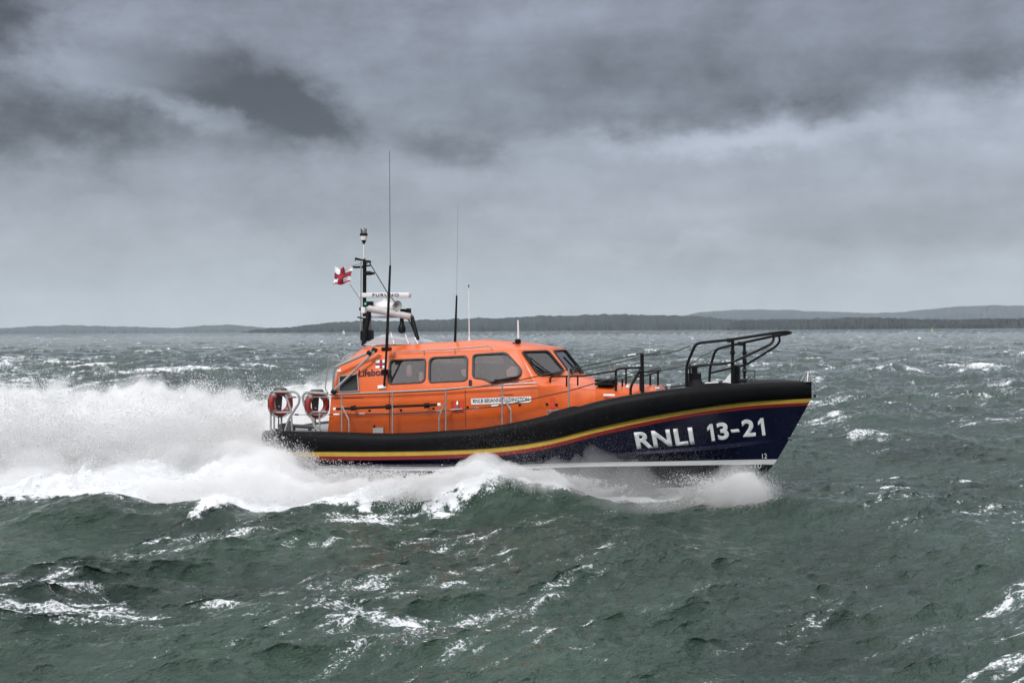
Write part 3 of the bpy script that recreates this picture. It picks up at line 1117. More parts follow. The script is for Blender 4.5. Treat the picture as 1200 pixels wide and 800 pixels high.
T('foredeck_rail', [P(751, 436.5, -.9), P(764, 435, -.3), P(774.5, 433.5, .5), P(772, 435.5, .6), P(756, 440, -.4), P(744, 441, -.7)], 0.022, 'black', rad=.05)
TT('foredeck_rail', [[P(762, 454, .2), P(762, 438.5, .2)], [P(771, 455, .6), P(771, 435.5, .6)], [P(750.5, 458, -.8), P(750.5, 434, -.8)]], 0.026)
bm = bmesh.new()
for yy_ in (445.2, 449.2):
    a, b = P(700, yy_, -.75), P(721, yy_ + .6, -.75)
    box(bm, (a + b) / 2, ((b - a).length, 0.55, 0.06), bevel=.012)
for a in (701.5, 711, 719.5):
    box(bm, P(a, 447.5, -.9), (0.05, 0.04, 0.12))
finish('deck_locker', bm, 'black', boat)
bm = bmesh.new()
for (a, b, c, d, y) in ((741, 452, 752, 456, -.1), (758, 452.3, 768, 456, .2)):
    p, q = P(a, b, y), P(c, d, y)
    box(bm, (p + q) / 2, (abs(q.x - p.x), 0.6, 0.09), bevel=.03)
finish('red_hatch', bm, 'hatchred', boat)
bm = bmesh.new()
lathe(bm, P(735.5, 453.5, -.7), [(0.03, -.05), (.055, .0), (.03, .06)], 12)
lathe(bm, P(748, 444, -.6), [(0.02, -.03), (.035, .0), (.02, .03)], 12)
finish('white_fitting', bm, 'white', boat, smooth=True)
bm = bmesh.new()
a, b = on_plane(708, 462.5, low3_pl), on_plane(721, 462.8, low3_pl)
box(bm, (a + b) / 2 + Vector((0, -.05, 0)), (0.28, 0.05, 0.05), bevel=.012)
finish('rope_clamp', bm, 'white', boat)
for (px, pyt, pyb, y) in ((770.5, 455, 460, -.9), (784, 451.5, 458, -.6)):
    bm = bmesh.new()
    q = P(px, pyb, y)
    hgt = (pyb - pyt) / 48
    box(bm, (q.x, y, q.z + hgt / 2), (0.05, 0.05, hgt + .04))
    box(bm, (q.x, y, q.z + hgt), (0.12, 0.06, 0.04), bevel=.01)
    finish('fairlead', bm, 'steel', boat)

# ---- pulpit: two bent hoops joined at the bow, near and far
near = [P(804.5, 453, -.82), P(804.5, 428, -.82), P(815.5, 402, -.82), P(855, 398, -.78), P(905, 390.5, -.55), P(922, 388.5, -.30), P(926.5, 389.8, 0)]
far = [P(831, 452, .72), P(832, 431, .72), P(838.5, 409, .72), P(868, 402, .72), P(905, 394, .5), P(921, 391.5, .25), P(926.5, 389.8, 0)]
T('pulpit_rail', near, 0.034, 'black', rad=.13)
T('pulpit_rail', far, 0.032, 'black', rad=.13)
T('pulpit_rail', [P(805, 431, -.82), P(818, 428.5, -.82), P(857, 425, -.8), P(903, 403.5, -.6), P(907, 398, -.55), P(906, 391, -.55)], 0.030, 'black', rad=.12)
T('pulpit_rail', [P(832, 437, .72), P(875, 427, .7), P(909, 406, .5), P(914, 400, .45), P(913, 393.5, .45)], 0.028, 'black', rad=.12)
T('pulpit_post', [P(858.5, 450, -.74), P(858.5, 398, -.76)], 0.038, 'black', rad=0)
T('pulpit_post', [P(872.5, 448, .7), P(872.3, 402, .7)], 0.034, 'black', rad=0)
bm = bmesh.new()
for q in (P(856, 398.5, -.76), P(869, 402.5, .7)):
    box(bm, q, (0.16, 0.12, 0.10), bevel=.015)
for (a, b, y) in ((858.5, 413, -.76), (872.5, 413.5, .7), (872.5, 423, .7), (872.5, 434, .7)):
    lathe(bm, P(a, b, y), [(0.05, -.05), (.055, 0), (.05, .05)], 10)
finish('pulpit_clamp', bm, 'black', boat)
T('pulpit_brace', [P(808.5, 452, -.7), P(808.5, 427, -.7)], 0.022, 'black', rad=0)
bm = bmesh.new()
q = P(814, 453, -.55)
h_ = 1 / 49.
lathe(bm, q, [(0.23, -1 * h_), (0.22, 2 * h_), (.16, 8 * h_), (.155, 15.5 * h_), (.13, 16 * h_)], 8)
box(bm, P(814, 433.5, -.55), (0.13, 0.13, 9 * h_), bevel=.02)
finish('mooring_bollard', bm, 'black', boat)
bm = bmesh.new()
q = P(862, 439, -.35)
box(bm, q, (0.20, 0.22, 0.46), bevel=.02)
box(bm, P(868, 446, -.35), (0.28, 0.22, 0.10), bevel=.02)
finish('winch_post', bm, 'black', boat)
bm = bmesh.new()
q = P(880.5, 445, .1)
tube(bm, [q + Vector((math.cos(a) * .095, 0, math.sin(a) * .095)) for a in np.linspace(0, 2 * math.pi, 15)[:-1]], 0.014, 6, closed=True)
for a in range(3):
    d_ = Vector((math.cos(a * 1.047), 0, math.sin(a * 1.047))) * .09
    tube(bm, [q - d_, q + d_], 0.010, 6)
tube(bm, [P(871, 434, .1), P(886, 434, .1)], 0.018, 6)
tube(bm, [P(884, 434, .1), P(884.5, 443, .1)], 0.016, 6)
finish('anchor_windlass', bm, 'darkgrey', boat)
bm = bmesh.new()
q = P(852, 448, .2)
prism(bm, [P(845, 449, .2), P(857, 449, .2), P(858.5, 437, .2), P(855.5, 437.5, .2), P(850, 444.5, .2)], Vector((0, .12, 0)))
tube(bm, [P(826, 449, .1), P(842, 448.3, .1)], 0.022, 6)
for a in (829, 839):
    tube(bm, [P(a, 453, .1), P(a, 449, .1)], 0.018, 6)
finish('stowed_anchor', bm, 'white', boat)
# stem-head fitting
bm = bmesh.new()
tube(bm, smooth_path([P(936, 447, .10), P(938, 441, .05), P(944, 435.5, 0), P(950, 436, 0), P(951, 447, -.03)], .06), 0.014, 8)
tube(bm, [P(939, 447, -.1), P(945, 436, -.05)], 0.018, 6)
tube(bm, [P(946, 447, -.1), P(947, 436, -.05)], 0.018, 6)
prism(bm, [P(941, 447.5, -.08), P(950, 447.5, -.08), P(949, 439, -.08), P(945, 440, -.08)], Vector((0, .16, 0)))
tube(bm, smooth_path([P(951, 446, 0), P(955, 450, 0), P(955.5, 458, 0), P(952.5, 463, 0)], .05), 0.02, 8)
finish('stem_roller', bm, 'steel', boat, smooth=True)
bm = bmesh.new()
lathe(bm, P(955, 464, 0), [(0.03, -.02), (.035, .02), (.02, .03)], 8)
finish('stem_ring', bm, 'black', boat)
bm = bmesh.new()
xx = P(926, 514, 0)
lathe(bm, xx, [(0.03, -.05), (.04, .0), (.0301, .05)], 8, axis=(1, 0, -.3))
finish('towing_eye', bm, 'darkgrey', boat)

# ---- stern rails round the life-ring racks
ys = -1.82
TT('stern_rail', [[P(317.3, 505, ys), P(317.3, 459.5, ys)], [P(321.2, 506, ys), P(321.2, 458.5, ys)], [P(329.8, 506, ys + .25), P(329.8, 484, ys + .25)], [P(342.3, 505, ys), P(341.3, 482, ys), P(335, 462, ys)],
                 [P(317, 483, ys), P(342, 483, ys)], [P(317, 459.5, ys), P(329, 457.5, ys)]], 0.026, 'grey', rad=.05)
T('stern_rail', [P(322, 458.8, ys), P(346, 458.8, ys), P(351, 464, ys), P(350.5, 472, ys), P(338, 491, ys), P(334, 505, ys)], 0.032, 'grey', rad=.16)
T('stern_rail', [P(384, 461, ys), P(358.5, 459.5, ys), P(354.5, 464, ys), P(356, 474, ys), P(366, 490, ys), P(369, 501, ys), P(374, 505, ys)], 0.034, 'grey', rad=.16)
TT('stern_rail', [[P(374.5, 505, ys), P(374.5, 484, ys)], [P(361, 482.5, ys), P(383, 482.5, ys)]], 0.022, 'grey')
T('towing_bar', [P(338, 498.5, -1.2), P(368, 500, -1.2)], 0.05, 'darkgrey', rad=0)
TT('towing_bar_foot', [[P(344, 508, -1.2), P(344, 499, -1.2)], [P(363, 508, -1.2), P(363, 500, -1.2)]], 0.05, 'darkgrey')
bm = bmesh.new()
prism(bm, [P(333, 506, ys), P(340, 506, ys), P(340, 494, ys), P(337, 492, ys)], Vector((0, .08, 0)))
prism(bm, [P(326, 505, ys), P(331, 505, ys), P(330, 496, ys), P(325, 497, ys)], Vector((0, .3, 0)))
prism(bm, [P(368, 499, ys), P(376, 505, ys), P(369, 505, ys)], Vector((0, .08, 0)))
finish('rail_gusset', bm, 'darkgrey', boat)
for l in ([P(338, 465.3, ys), P(388, 464.7, ys)], [P(342, 485.6, ys), P(388, 485.7, ys)]):
    T('guard_rope', l, 0.010, 'steel', rad=0)
    T('rope_tensioner', [l[0].lerp(l[1], .08), l[0].lerp(l[1], .17)], 0.022, 'darkgrey', rad=0)
# far rail
for l in ([P(317.3, 505, ys), P(317.3, 459.5, ys), P(351, 459.5, ys), P(351, 472, ys), P(334, 505, ys)], [P(384, 461, ys), P(355, 460, ys), P(356, 474, ys), P(374, 505, ys)]):
    T('stern_rail', [M(p) for p in l], 0.03, 'grey', rad=.12)

# racks + rings
ringdir_w = Vector((math.sin(R(40)), -math.cos(R(40)), 0))
ringdir = (BMI.to_3x3() @ ringdir_w).normalized()


def life_ring(px, py, y, label):
    c = P(px, py, y)
    bm = bmesh.new()
    # rack: tapered plate with lightening holes simplified as a stiff folded tray
    u = ringdir.cross(Vector((0, 0, 1))).normalized()
    tp = [c + u * .13 + Vector((0, 0, .36)), c - u * .13 + Vector((0, 0, .36)), c - u * .07 + Vector((0, 0, -.28)), c + u * .07 + Vector((0, 0, -.28))]
    prism(bm, [p - ringdir * .10 for p in tp], ringdir * .02)
    lathe(bm, c + Vector((0, 0, .33)), [(0.16, -.02), (.17, .02), (.13, .05)], 14)
    tube(bm, [c - ringdir * .09 + Vector((0, 0, -.25)), c - ringdir * .09 + Vector((0, 0, -.62))], .02, 6)
    rk = finish('ring_rack', bm, 'darkgrey', boat)
    bm = bmesh.new()
    for s_ in (-.06, .06):
        lathe(bm, c + u * s_ + Vector((0, 0, .20)) - ringdir * .075, [(0.032, 0), (.032, .006)], 10, axis=ringdir)
    lathe(bm, c + Vector((0, 0, -.09)) - ringdir * .075, [(0.022, 0), (.022, .006)], 10, axis=ringdir)
    finish('reflector', bm, 'white', rk)
    e = empty('life_ring', BM @ Matrix.Translation(c + Vector((0, 0, -.34))))
    tag(e, label, 'life ring', 'life rings on the stern rail')
    Rr, rr = 0.265, 0.075
    bm = bmesh.new()
    pts_, n_ = [], 40
    cc = Vector((0, 0, .34))
    for i in range(n_):
        a = 2 * math.pi * i / n_
        pts_.append(cc + (u * math.cos(a) + Vector((0, 0, 1)) * math.sin(a)) * Rr)
    tube(bm, pts_, rr, 14, closed=True)
    finish('ring', bm, 'buoy', e, smooth=True, ang=80)
    for k in range(4):
        a0 = math.pi / 4 + k * math.pi / 2
        bm = bmesh.new()
        tube(bm, [cc + (u * math.cos(a0 + d) + Vector((0, 0, 1)) * math.sin(a0 + d)) * Rr for d in np.linspace(-.13, .13, 5)], rr + .006, 14)
        finish('band', bm, 'band', e, smooth=True, ang=60)
    bm = bmesh.new()
    tube(bm, [cc + (u * math.cos(a) + Vector((0, 0, 1)) * math.sin(a)) * (Rr + .085 + .02 * abs(math.sin(2 * a))) for a in np.linspace(0, 2 * math.pi, 41)[:-1]], .01, 6, closed=True)
    finish('grab_line', bm, 'darkgrey', e)


life_ring(328.5, 472, -1.66, 'dark red life ring at the outer stern corner, farther from the orange cabin')
life_ring(371.5, 474, -1.66, 'dark red life ring hung right beside the aft wall of the orange cabin')

# ---- flag flying aft of the masthead
fl0 = P(411.5, 312.5, 0)
fe = empty('flag', BM @ Matrix.Translation(fl0))
tag(fe, 'small white flag with a blue-edged red cross flying from the mast', 'flag')
nu_, nv_ = 48, 32
W_, H_ = 0.56, 0.42


def flag_pt(u, v):
    # u from hoist to fly, v from bottom to top
    x = -W_ * u * .93
    y = 0.07 * math.sin(u * 7.5 + v * 1.6) * (0.3 + u) + .02 * math.sin(v * 9 + u * 5)
    z = -H_ + H_ * v - 0.03 * u * u + 0.035 * math.sin(u * 6.2 + 1) + .03 * math.sin(u * 11 + v * 3) * u
    x += -0.03 * math.sin(v * 4.5 + 1.0)
    return Vector((x, y, z))


def flag_piece(name, test, m, off):
    bm = bmesh.new()
    cache = {}
    for i in range(nu_):
        for j in range(nv_):
            if test((i + .5) / nu_, (j + .5) / nv_):
                q = []
                for a, b in ((i, j), (i + 1, j), (i + 1, j + 1), (i, j + 1)):
                    if (a, b) not in cache:
                        cache[(a, b)] = bm.verts.new(flag_pt(a / nu_, b / nv_))
                    q.append(cache[(a, b)])
                bm.faces.new(q)
    return finish(name, bm, m, fe, smooth=True, ang=180)


inr = lambda u, v: abs(v - .5) < .105 or abs(u - .5) < .08
inb = lambda u, v: (abs(v - .5) < .17 or abs(u - .5) < .125) and not inr(u, v)
edge = lambda u, v: v < .10
flag_piece('white_field', lambda u, v: not inr(u, v) and not inb(u, v) and not edge(u, v), 'white', 0)
flag_piece('blue_border', lambda u, v: inb(u, v) and not edge(u, v), 'blue', 0)
flag_piece('red_cross', lambda u, v: inr(u, v) or edge(u, v), 'red', 0)
T('flag_halyard', [P(411.5, 312, 0), P(422.8, 309, 0)], 0.006, 'rope', mast, rad=0, n=5)
T('flag_halyard', [P(410, 333, 0), P(423, 352, 0)], 0.006, 'rope', mast, rad=0, n=5)

# every fitting that stands apart becomes an object of its own


def split_loose(o):
    bm = bmesh.new()
    bm.from_mesh(o.data)
    seen, comps = set(), []
    for v in bm.verts:
        if v in seen: continue
        st, comp = [v], []
        seen.add(v)
        while st:
            q = st.pop()
            comp.append(q)
            for e in q.link_edges:
                x = e.other_vert(q)
                if x not in seen:
                    seen.add(x); st.append(x)
        comps.append(comp)
    if len(comps) < 2:
        bm.free(); return
    bm.verts.index_update()
    sets = [set(v.index for v in c) for c in comps]
    for k, ids in enumerate(sets[1:] + sets[:1]):
        b2 = bm.copy()
        b2.verts.ensure_lookup_table()
        bmesh.ops.delete(b2, geom=[v for v in b2.verts if v.index not in ids], context='VERTS')
        me = o.data if k == len(sets) - 1 else o.data.copy()
        b2.to_mesh(me); b2.free()
        if me is not o.data:
            n_ = o.copy(); n_.data = me; COL.objects.link(n_)
    bm.free()


SPL = ('masthead_lamp', 'lamp_housing', 'end_cap', 'deck_socket', 'strut_joint', 'pulpit_clamp', 'white_fitting', 'red_hatch', 'rope_sleeve', 'pole_clip', 'aerial_bracket', 'reflector', 'cover_strap', 'towing_bar_foot', 'rail_gusset', 'camera_box', 'louvres')
for o in list(COL.objects):
    if o.type == 'MESH' and (o.name.split('.')[0] in SPL or (o.name.split('.')[0] == 'foredeck_rail' and len(o.data.vertices) < 80)):
        split_loose(o)
# ================================================================== SKY AND LIGHT
w = bpy.data.worlds.new('World')
SC.world = w
w.use_nodes = True
N, L = w.node_tree.nodes, w.node_tree.links
bgs = N['Background']
wout = N['World Output']
sky = N.new('ShaderNodeTexSky')
sky.sky_type = 'NISHITA'
sky.sun_disc = False
SUN_EL, SUN_AZ = R(40), R(-158)          # azimuth measured from +Y towards +X
sky.sun_elevation = SUN_EL
sky.sun_rotation = SUN_AZ
L.new(sky.outputs[0], bgs.inputs[0])
bgs.inputs[1].default_value = 0.06


def _val(x):
    return x


def mth(op, a, b=None, c=None, clamp=False, N=None, L=None):
    n = N.new('ShaderNodeMath')
    n.operation = op
    n.use_clamp = clamp
    for i, v in enumerate((a, b, c)):
        if v is None: continue
        if isinstance(v, (int, float)): n.inputs[i].default_value = v
        else: L.new(v, n.inputs[i])
    return n.outputs[0]


m_ = lambda op, a, b=None, c=None, clamp=False: mth(op, a, b, c, clamp, N, L)
tc = N.new('ShaderNodeTexCoord')
sep = N.new('ShaderNodeSeparateXYZ')
L.new(tc.outputs['Generated'], sep.inputs[0])
dx, dy, dz = sep.outputs[0], sep.outputs[1], sep.outputs[2]


def noise(scale_vec, scale, detail=8, rough=0.55, off=(0, 0, 0), dist=0.0):
    mp = N.new('ShaderNodeMapping')
    mp.inputs['Scale'].default_value = scale_vec
    mp.inputs['Location'].default_value = off
    L.new(tc.outputs['Generated'], mp.inputs[0])
    n = N.new('ShaderNodeTexNoise')
    n.inputs['Scale'].default_value = scale
    n.inputs['Detail'].default_value = detail
    n.inputs['Roughness'].default_value = rough
    n.inputs['Distortion'].default_value = dist
    L.new(mp.outputs[0], n.inputs[0])
    return n.outputs['Fac']


n1 = noise((1, 1, 1.8), 5.0, 10, 0.58, (3.1, 0, 1.7), 0.2)
n2 = noise((1, 1, 1.5), 13, 10, 0.62, (1.1, 4, 0.2), 0.1)
n3 = noise((1, 1, 7.0), 3.6, 9, 0.55, (0.5, 2, 4.2), 0.2)
n4 = noise((1, 1, 1.4), 34, 8, 0.62, (2.1, 7, 3.2), 0.0)
n4c = m_('SUBTRACT', n4, 0.5)
n1c = m_('SUBTRACT', n1, 0.5)
n2c = m_('SUBTRACT', n2, 0.5)
n3c = m_('SUBTRACT', n3, 0.5)
# warped bearing and height of the view direction
uu = m_('ADD', dx, m_('MULTIPLY', n1c, 0.06))
uu = m_('ADD', uu, m_('MULTIPLY', n2c, 0.07))
uu = m_('ADD', uu, m_('MULTIPLY', n4c, 0.03))
vv_ = m_('ADD', dz, m_('MULTIPLY', n1c, 0.035))
vv_ = m_('ADD', vv_, m_('MULTIPLY', n2c, -0.05))
vv_ = m_('ADD', vv_, m_('MULTIPLY', n4c, 0.022))


def blob(px, py, sx, sy, amp, slant=0.0):
    u0, v0 = (px - 600) / 1500 * .97, (386 - py) / 1500 * .97
    a = m_('MULTIPLY', m_('SUBTRACT', uu, u0), 1500 / sx)
    vs = m_('SUBTRACT', vv_, v0)
    if slant:
        vs = m_('ADD', vs, m_('MULTIPLY', m_('SUBTRACT', uu, u0), slant))
    b = m_('MULTIPLY', vs, 1500 / sy)
    q = m_('ADD', m_('MULTIPLY', a, a), m_('MULTIPLY', b, b))
    q = m_('POWER', q, 1.25)
    e = m_('EXPONENT', m_('MULTIPLY', q, -0.8))
    return m_('MULTIPLY', e, amp)


base = N.new('ShaderNodeValToRGB')
mr = m_('ADD', m_('MULTIPLY', dz, 1.0), 0.0)
L.new(mr, base.inputs[0])
cr = base.color_ramp
cr.elements[0].position = 0.0
cr.elements[0].color = (0.54, 0.595, 0.63, 1)
cr.elements[1].position = 1.0
cr.elements[1].color = (1.7, 1.72, 1.8, 1)
for p, c in ((0.04, (0.45, 0.495, 0.54)), (0.10, (0.35, 0.385, 0.445)), (0.17, (0.285, 0.32, 0.385)), (0.25, (0.262, 0.29, 0.358)), (0.36, (0.45, 0.47, 0.53)), (0.6, (1.15, 1.18, 1.25))):
    e = cr.elements.new(p)
    e.color = (*c, 1)
blobs = [
    blob(285, 112, 105, 42, -0.70, 0.22), blob(345, 142, 66, 34, -0.42), blob(20, 148, 150, 36, -0.80), blob(5, 45, 85, 46, -0.78), blob(530, 170, 60, 24, -0.58, .2),
    blob(900, 92, 240, 46, -0.26), blob(1120, 92, 80, 26, -0.24), blob(690, 110, 170, 60, -0.14), blob(1100, 275, 170, 30, -0.24), blob(700, 225, 200, 22, -.10), blob(890, 118, 34, 10, -0.2), blob(1130, 20, 140, 30, -0.08),
    blob(222, 132, 60, 15, 0.66, .30), blob(150, 85, 90, 16, 0.30), blob(170, 45, 120, 22, 0.22), blob(860, 162, 150, 16, 0.70), blob(1130, 165, 120, 36, 0.46), blob(1190, 122, 44, 22, 0.35), blob(620, 15, 130, 30, 0.18),
    blob(850, 287, 150, 9, 0.18), blob(830, 200, 300, 28, 0.16), blob(120, 250, 240, 36, -0.05), blob(560, 45, 70, 30, 0.1)]
s = blobs[0]
for b in blobs[1:]:
    s = m_('ADD', s, b)
s = m_('ADD', s, m_('MULTIPLY', n1c, 0.70))
s = m_('ADD', s, m_('MULTIPLY', n2c, 0.95))
s = m_('ADD', s, m_('MULTIPLY', n3c, 0.75))
s = m_('ADD', s, m_('MULTIPLY', n4c, 0.30))
# calmer towards the horizon
fade = N.new('ShaderNodeMapRange')
fade.inputs['From Min'].default_value = 0.0
fade.inputs['From Max'].default_value = 0.16
fade.inputs['To Min'].default_value = 0.35
fade.inputs['To Max'].default_value = 1.0
L.new(dz, fade.inputs[0])
s = m_('MULTIPLY', s, fade.outputs[0])
s = m_('ADD', s, 1.0)
sm = N.new('ShaderNodeMath'); sm.operation = 'SMOOTH_MAX'; L.new(s, sm.inputs[0]); sm.inputs[1].default_value = 0.26; sm.inputs[2].default_value = 0.18
s = sm.outputs[0]
mulc = N.new('ShaderNodeVectorMath')
mulc.operation = 'SCALE'
L.new(base.outputs[0], mulc.inputs[0])
L.new(s, mulc.inputs['Scale'])
bgc = N.new('ShaderNodeBackground')
L.new(mulc.outputs[0], bgc.inputs[0])
bgc.inputs[1].default_value = 1.0
mxs = N.new('ShaderNodeMixShader')
mxs.inputs[0].default_value = 0.94
L.new(bgs.outputs[0], mxs.inputs[1])
L.new(bgc.outputs[0], mxs.inputs[2])
L.new(mxs.outputs[0], wout.inputs[0])

sd = bpy.data.lights.new('sun', 'SUN')
sd.energy = 2.2
sd.angle = R(14)
sd.color = (1.0, 0.965, 0.92)
so = bpy.data.objects.new('sun', sd)
COL.objects.link(so)
_sdir = Vector((math.sin(SUN_AZ) * math.cos(SUN_EL), math.cos(SUN_AZ) * math.cos(SUN_EL), math.sin(SUN_EL)))
so.rotation_euler = _sdir.to_track_quat('Z', 'Y').to_euler()

SC.view_settings.view_transform = 'Standard'
SC.view_settings.look = 'None'
SC.view_settings.exposure = 0.0
SC.view_settings.gamma = 1.0
SC.cycles.use_denoising = True
SC.cycles.max_bounces = 24
SC.cycles.diffuse_bounces = 20
SC.cycles.transparent_max_bounces = 24
SC.cycles.volume_bounces = 6

# ================================================================== SEA
f32 = np.float32


def spec_tile(Nn, Lm, wind, peak, lmin, lmax, rms, seed, spread=2.0):
    """one periodic patch of wind sea: height, sideways shift and folding"""
    g = np.random.default_rng(seed)
    k1 = np.fft.fftfreq(Nn, d=Lm / Nn) * 2 * np.pi
    kx, ky = np.meshgrid(k1, k1)
    k = np.hypot(kx, ky)
    k[0, 0] = 1e-6
    kp = 2 * np.pi / peak
    S = np.exp(-1.25 * (kp / k) ** 2) / k ** 3.7
    c = (kx * math.cos(wind) + ky * math.sin(wind)) / k
    S *= (0.06 + np.clip(np.abs(c), 0, 1) ** (2 * spread))
    S *= (k > 2 * np.pi / lmax) * (k < 2 * np.pi / lmin)
    A = np.sqrt(S) * (g.normal(size=k.shape) + 1j * g.normal(size=k.shape))
    h = np.real(np.fft.ifft2(A))
    sc = rms / h.std()
    h *= sc
    A = A * sc
    Dx = np.real(np.fft.ifft2(1j * kx / k * A))
    Dy = np.real(np.fft.ifft2(1j * ky / k * A))
    Jxx = np.real(np.fft.ifft2(-kx * kx / k * A))
    Jyy = np.real(np.fft.ifft2(-ky * ky / k * A))
    Jxy = np.real(np.fft.ifft2(-kx * ky / k * A))
    return [a.astype(f32) for a in (h, Dx, Dy, Jxx, Jyy, Jxy)]


def fractal_tile(Nn, Lm, lmax, lmin, beta, seed, stretch=1.0, ang=0.0):
    g = np.random.default_rng(seed)
    k1 = np.fft.fftfreq(Nn, d=Lm / Nn) * 2 * np.pi
    kx, ky = np.meshgrid(k1, k1)
    a, b = kx * math.cos(ang) + ky * math.sin(ang), -kx * math.sin(ang) + ky * math.cos(ang)
    k = np.hypot(a, b * stretch)
    k[0, 0] = 1e-6
    S = (k > 2 * np.pi / lmax) * (k < 2 * np.pi / lmin) / k ** beta
    h = np.real(np.fft.ifft2(np.sqrt(S) * (g.normal(size=k.shape) + 1j * g.normal(size=k.shape))))
    return (h / h.std()).astype(f32)


def samp(t, Lm, x, y):
    Nn = t.shape[0]
    u = (x / Lm * Nn)
    v = (y / Lm * Nn)
    i0 = np.floor(u).astype(np.int64)
    j0 = np.floor(v).astype(np.int64)
    fu = (u - i0).astype(f32)
    fv = (v - j0).astype(f32)
    i1, j1 = (i0 + 1) % Nn, (j0 + 1) % Nn
    i0 %= Nn
    j0 %= Nn
    return (t[j0, i0] * (1 - fu) * (1 - fv) + t[j0, i1] * fu * (1 - fv) + t[j1, i0] * (1 - fu) * fv + t[j1, i1] * fu * fv)


WIND = R(-40)                           # the way the sea runs
tA = spec_tile(512, 211.0, WIND, 17, 3.2, 60, 0.225, 5, 2.2)
tB = spec_tile(1024, 53.0, WIND - .3, 2.4, 0.18, 3.4, 0.042, 8, 2.2)
tR = fractal_tile(1024, 71.0, 6.0, 0.3, 2.6, 41, 4.5, WIND)
tP = fractal_tile(512, 113.0, 30.0, 2.0, 3.0, 42, 1.6, WIND)
tF = fractal_tile(1024, 37.0, 5.0, 0.08, 2.2, 21, 3.4, WIND - .25)
tG = fractal_tile(512, 260.0, 60.0, 1.2, 2.6, 22, 1.8, WIND)
tL = fractal_tile(1024, 23.0, 1.6, 0.06, 1.9, 23)
tW = fractal_tile(512, 61.0, 8.0, 0.35, 3.0, 31)


def seg_dist(x, y, pts):
    """signed offset from a path and its running parameter; pts: list of (x, y, value...)"""
    best = np.full(x.shape, 1e9, f32)
    sg = np.zeros(x.shape, f32)
    par = np.zeros(x.shape, f32)
    P_ = np.array(pts, float)
    for i in range(len(P_) - 1):
        ax, ay = P_[i, :2]
        bx, by_ = P_[i + 1, :2]
        dx_, dy_ = bx - ax, by_ - ay
        l2 = dx_ * dx_ + dy_ * dy_
        t = np.clip(((x - ax) * dx_ + (y - ay) * dy_) / l2, 0, 1)
        ex, ey = x - (ax + t * dx_), y - (ay + t * dy_)
        d = np.hypot(ex, ey)
        m = d < best
        best = np.where(m, d, best)
        cr = dx_ * ey - dy_ * ex
        sg = np.where(m, np.sign(cr), sg)
        par = np.where(m, i + t, par)
    return best, sg, par


NEAR = [(2.1, -2.0), (1.35, -2.65), (-0.2, -3.1), (-1.9, -3.6), (-4.0, -4.7), (-7.5, -6.0), (-12, -7.6), (-18, -9.4), (-30, -13), (-60, -22)]
NH = [0.12, 0.72, 0.82, 0.50, 0.36, 0.40, 0.45, 0.45, 0.3, 0.1]
FAR_ = [(3.2, 2.0), (1.0, 3.0), (-4, 4.8), (-9, 6.2), (-16, 8.4), (-24, 10.6), (-40, 15), (-80, 25)]
FH = [0.1, 0.5, 0.8, 0.9, 0.95, 0.85, 0.4, 0.1]


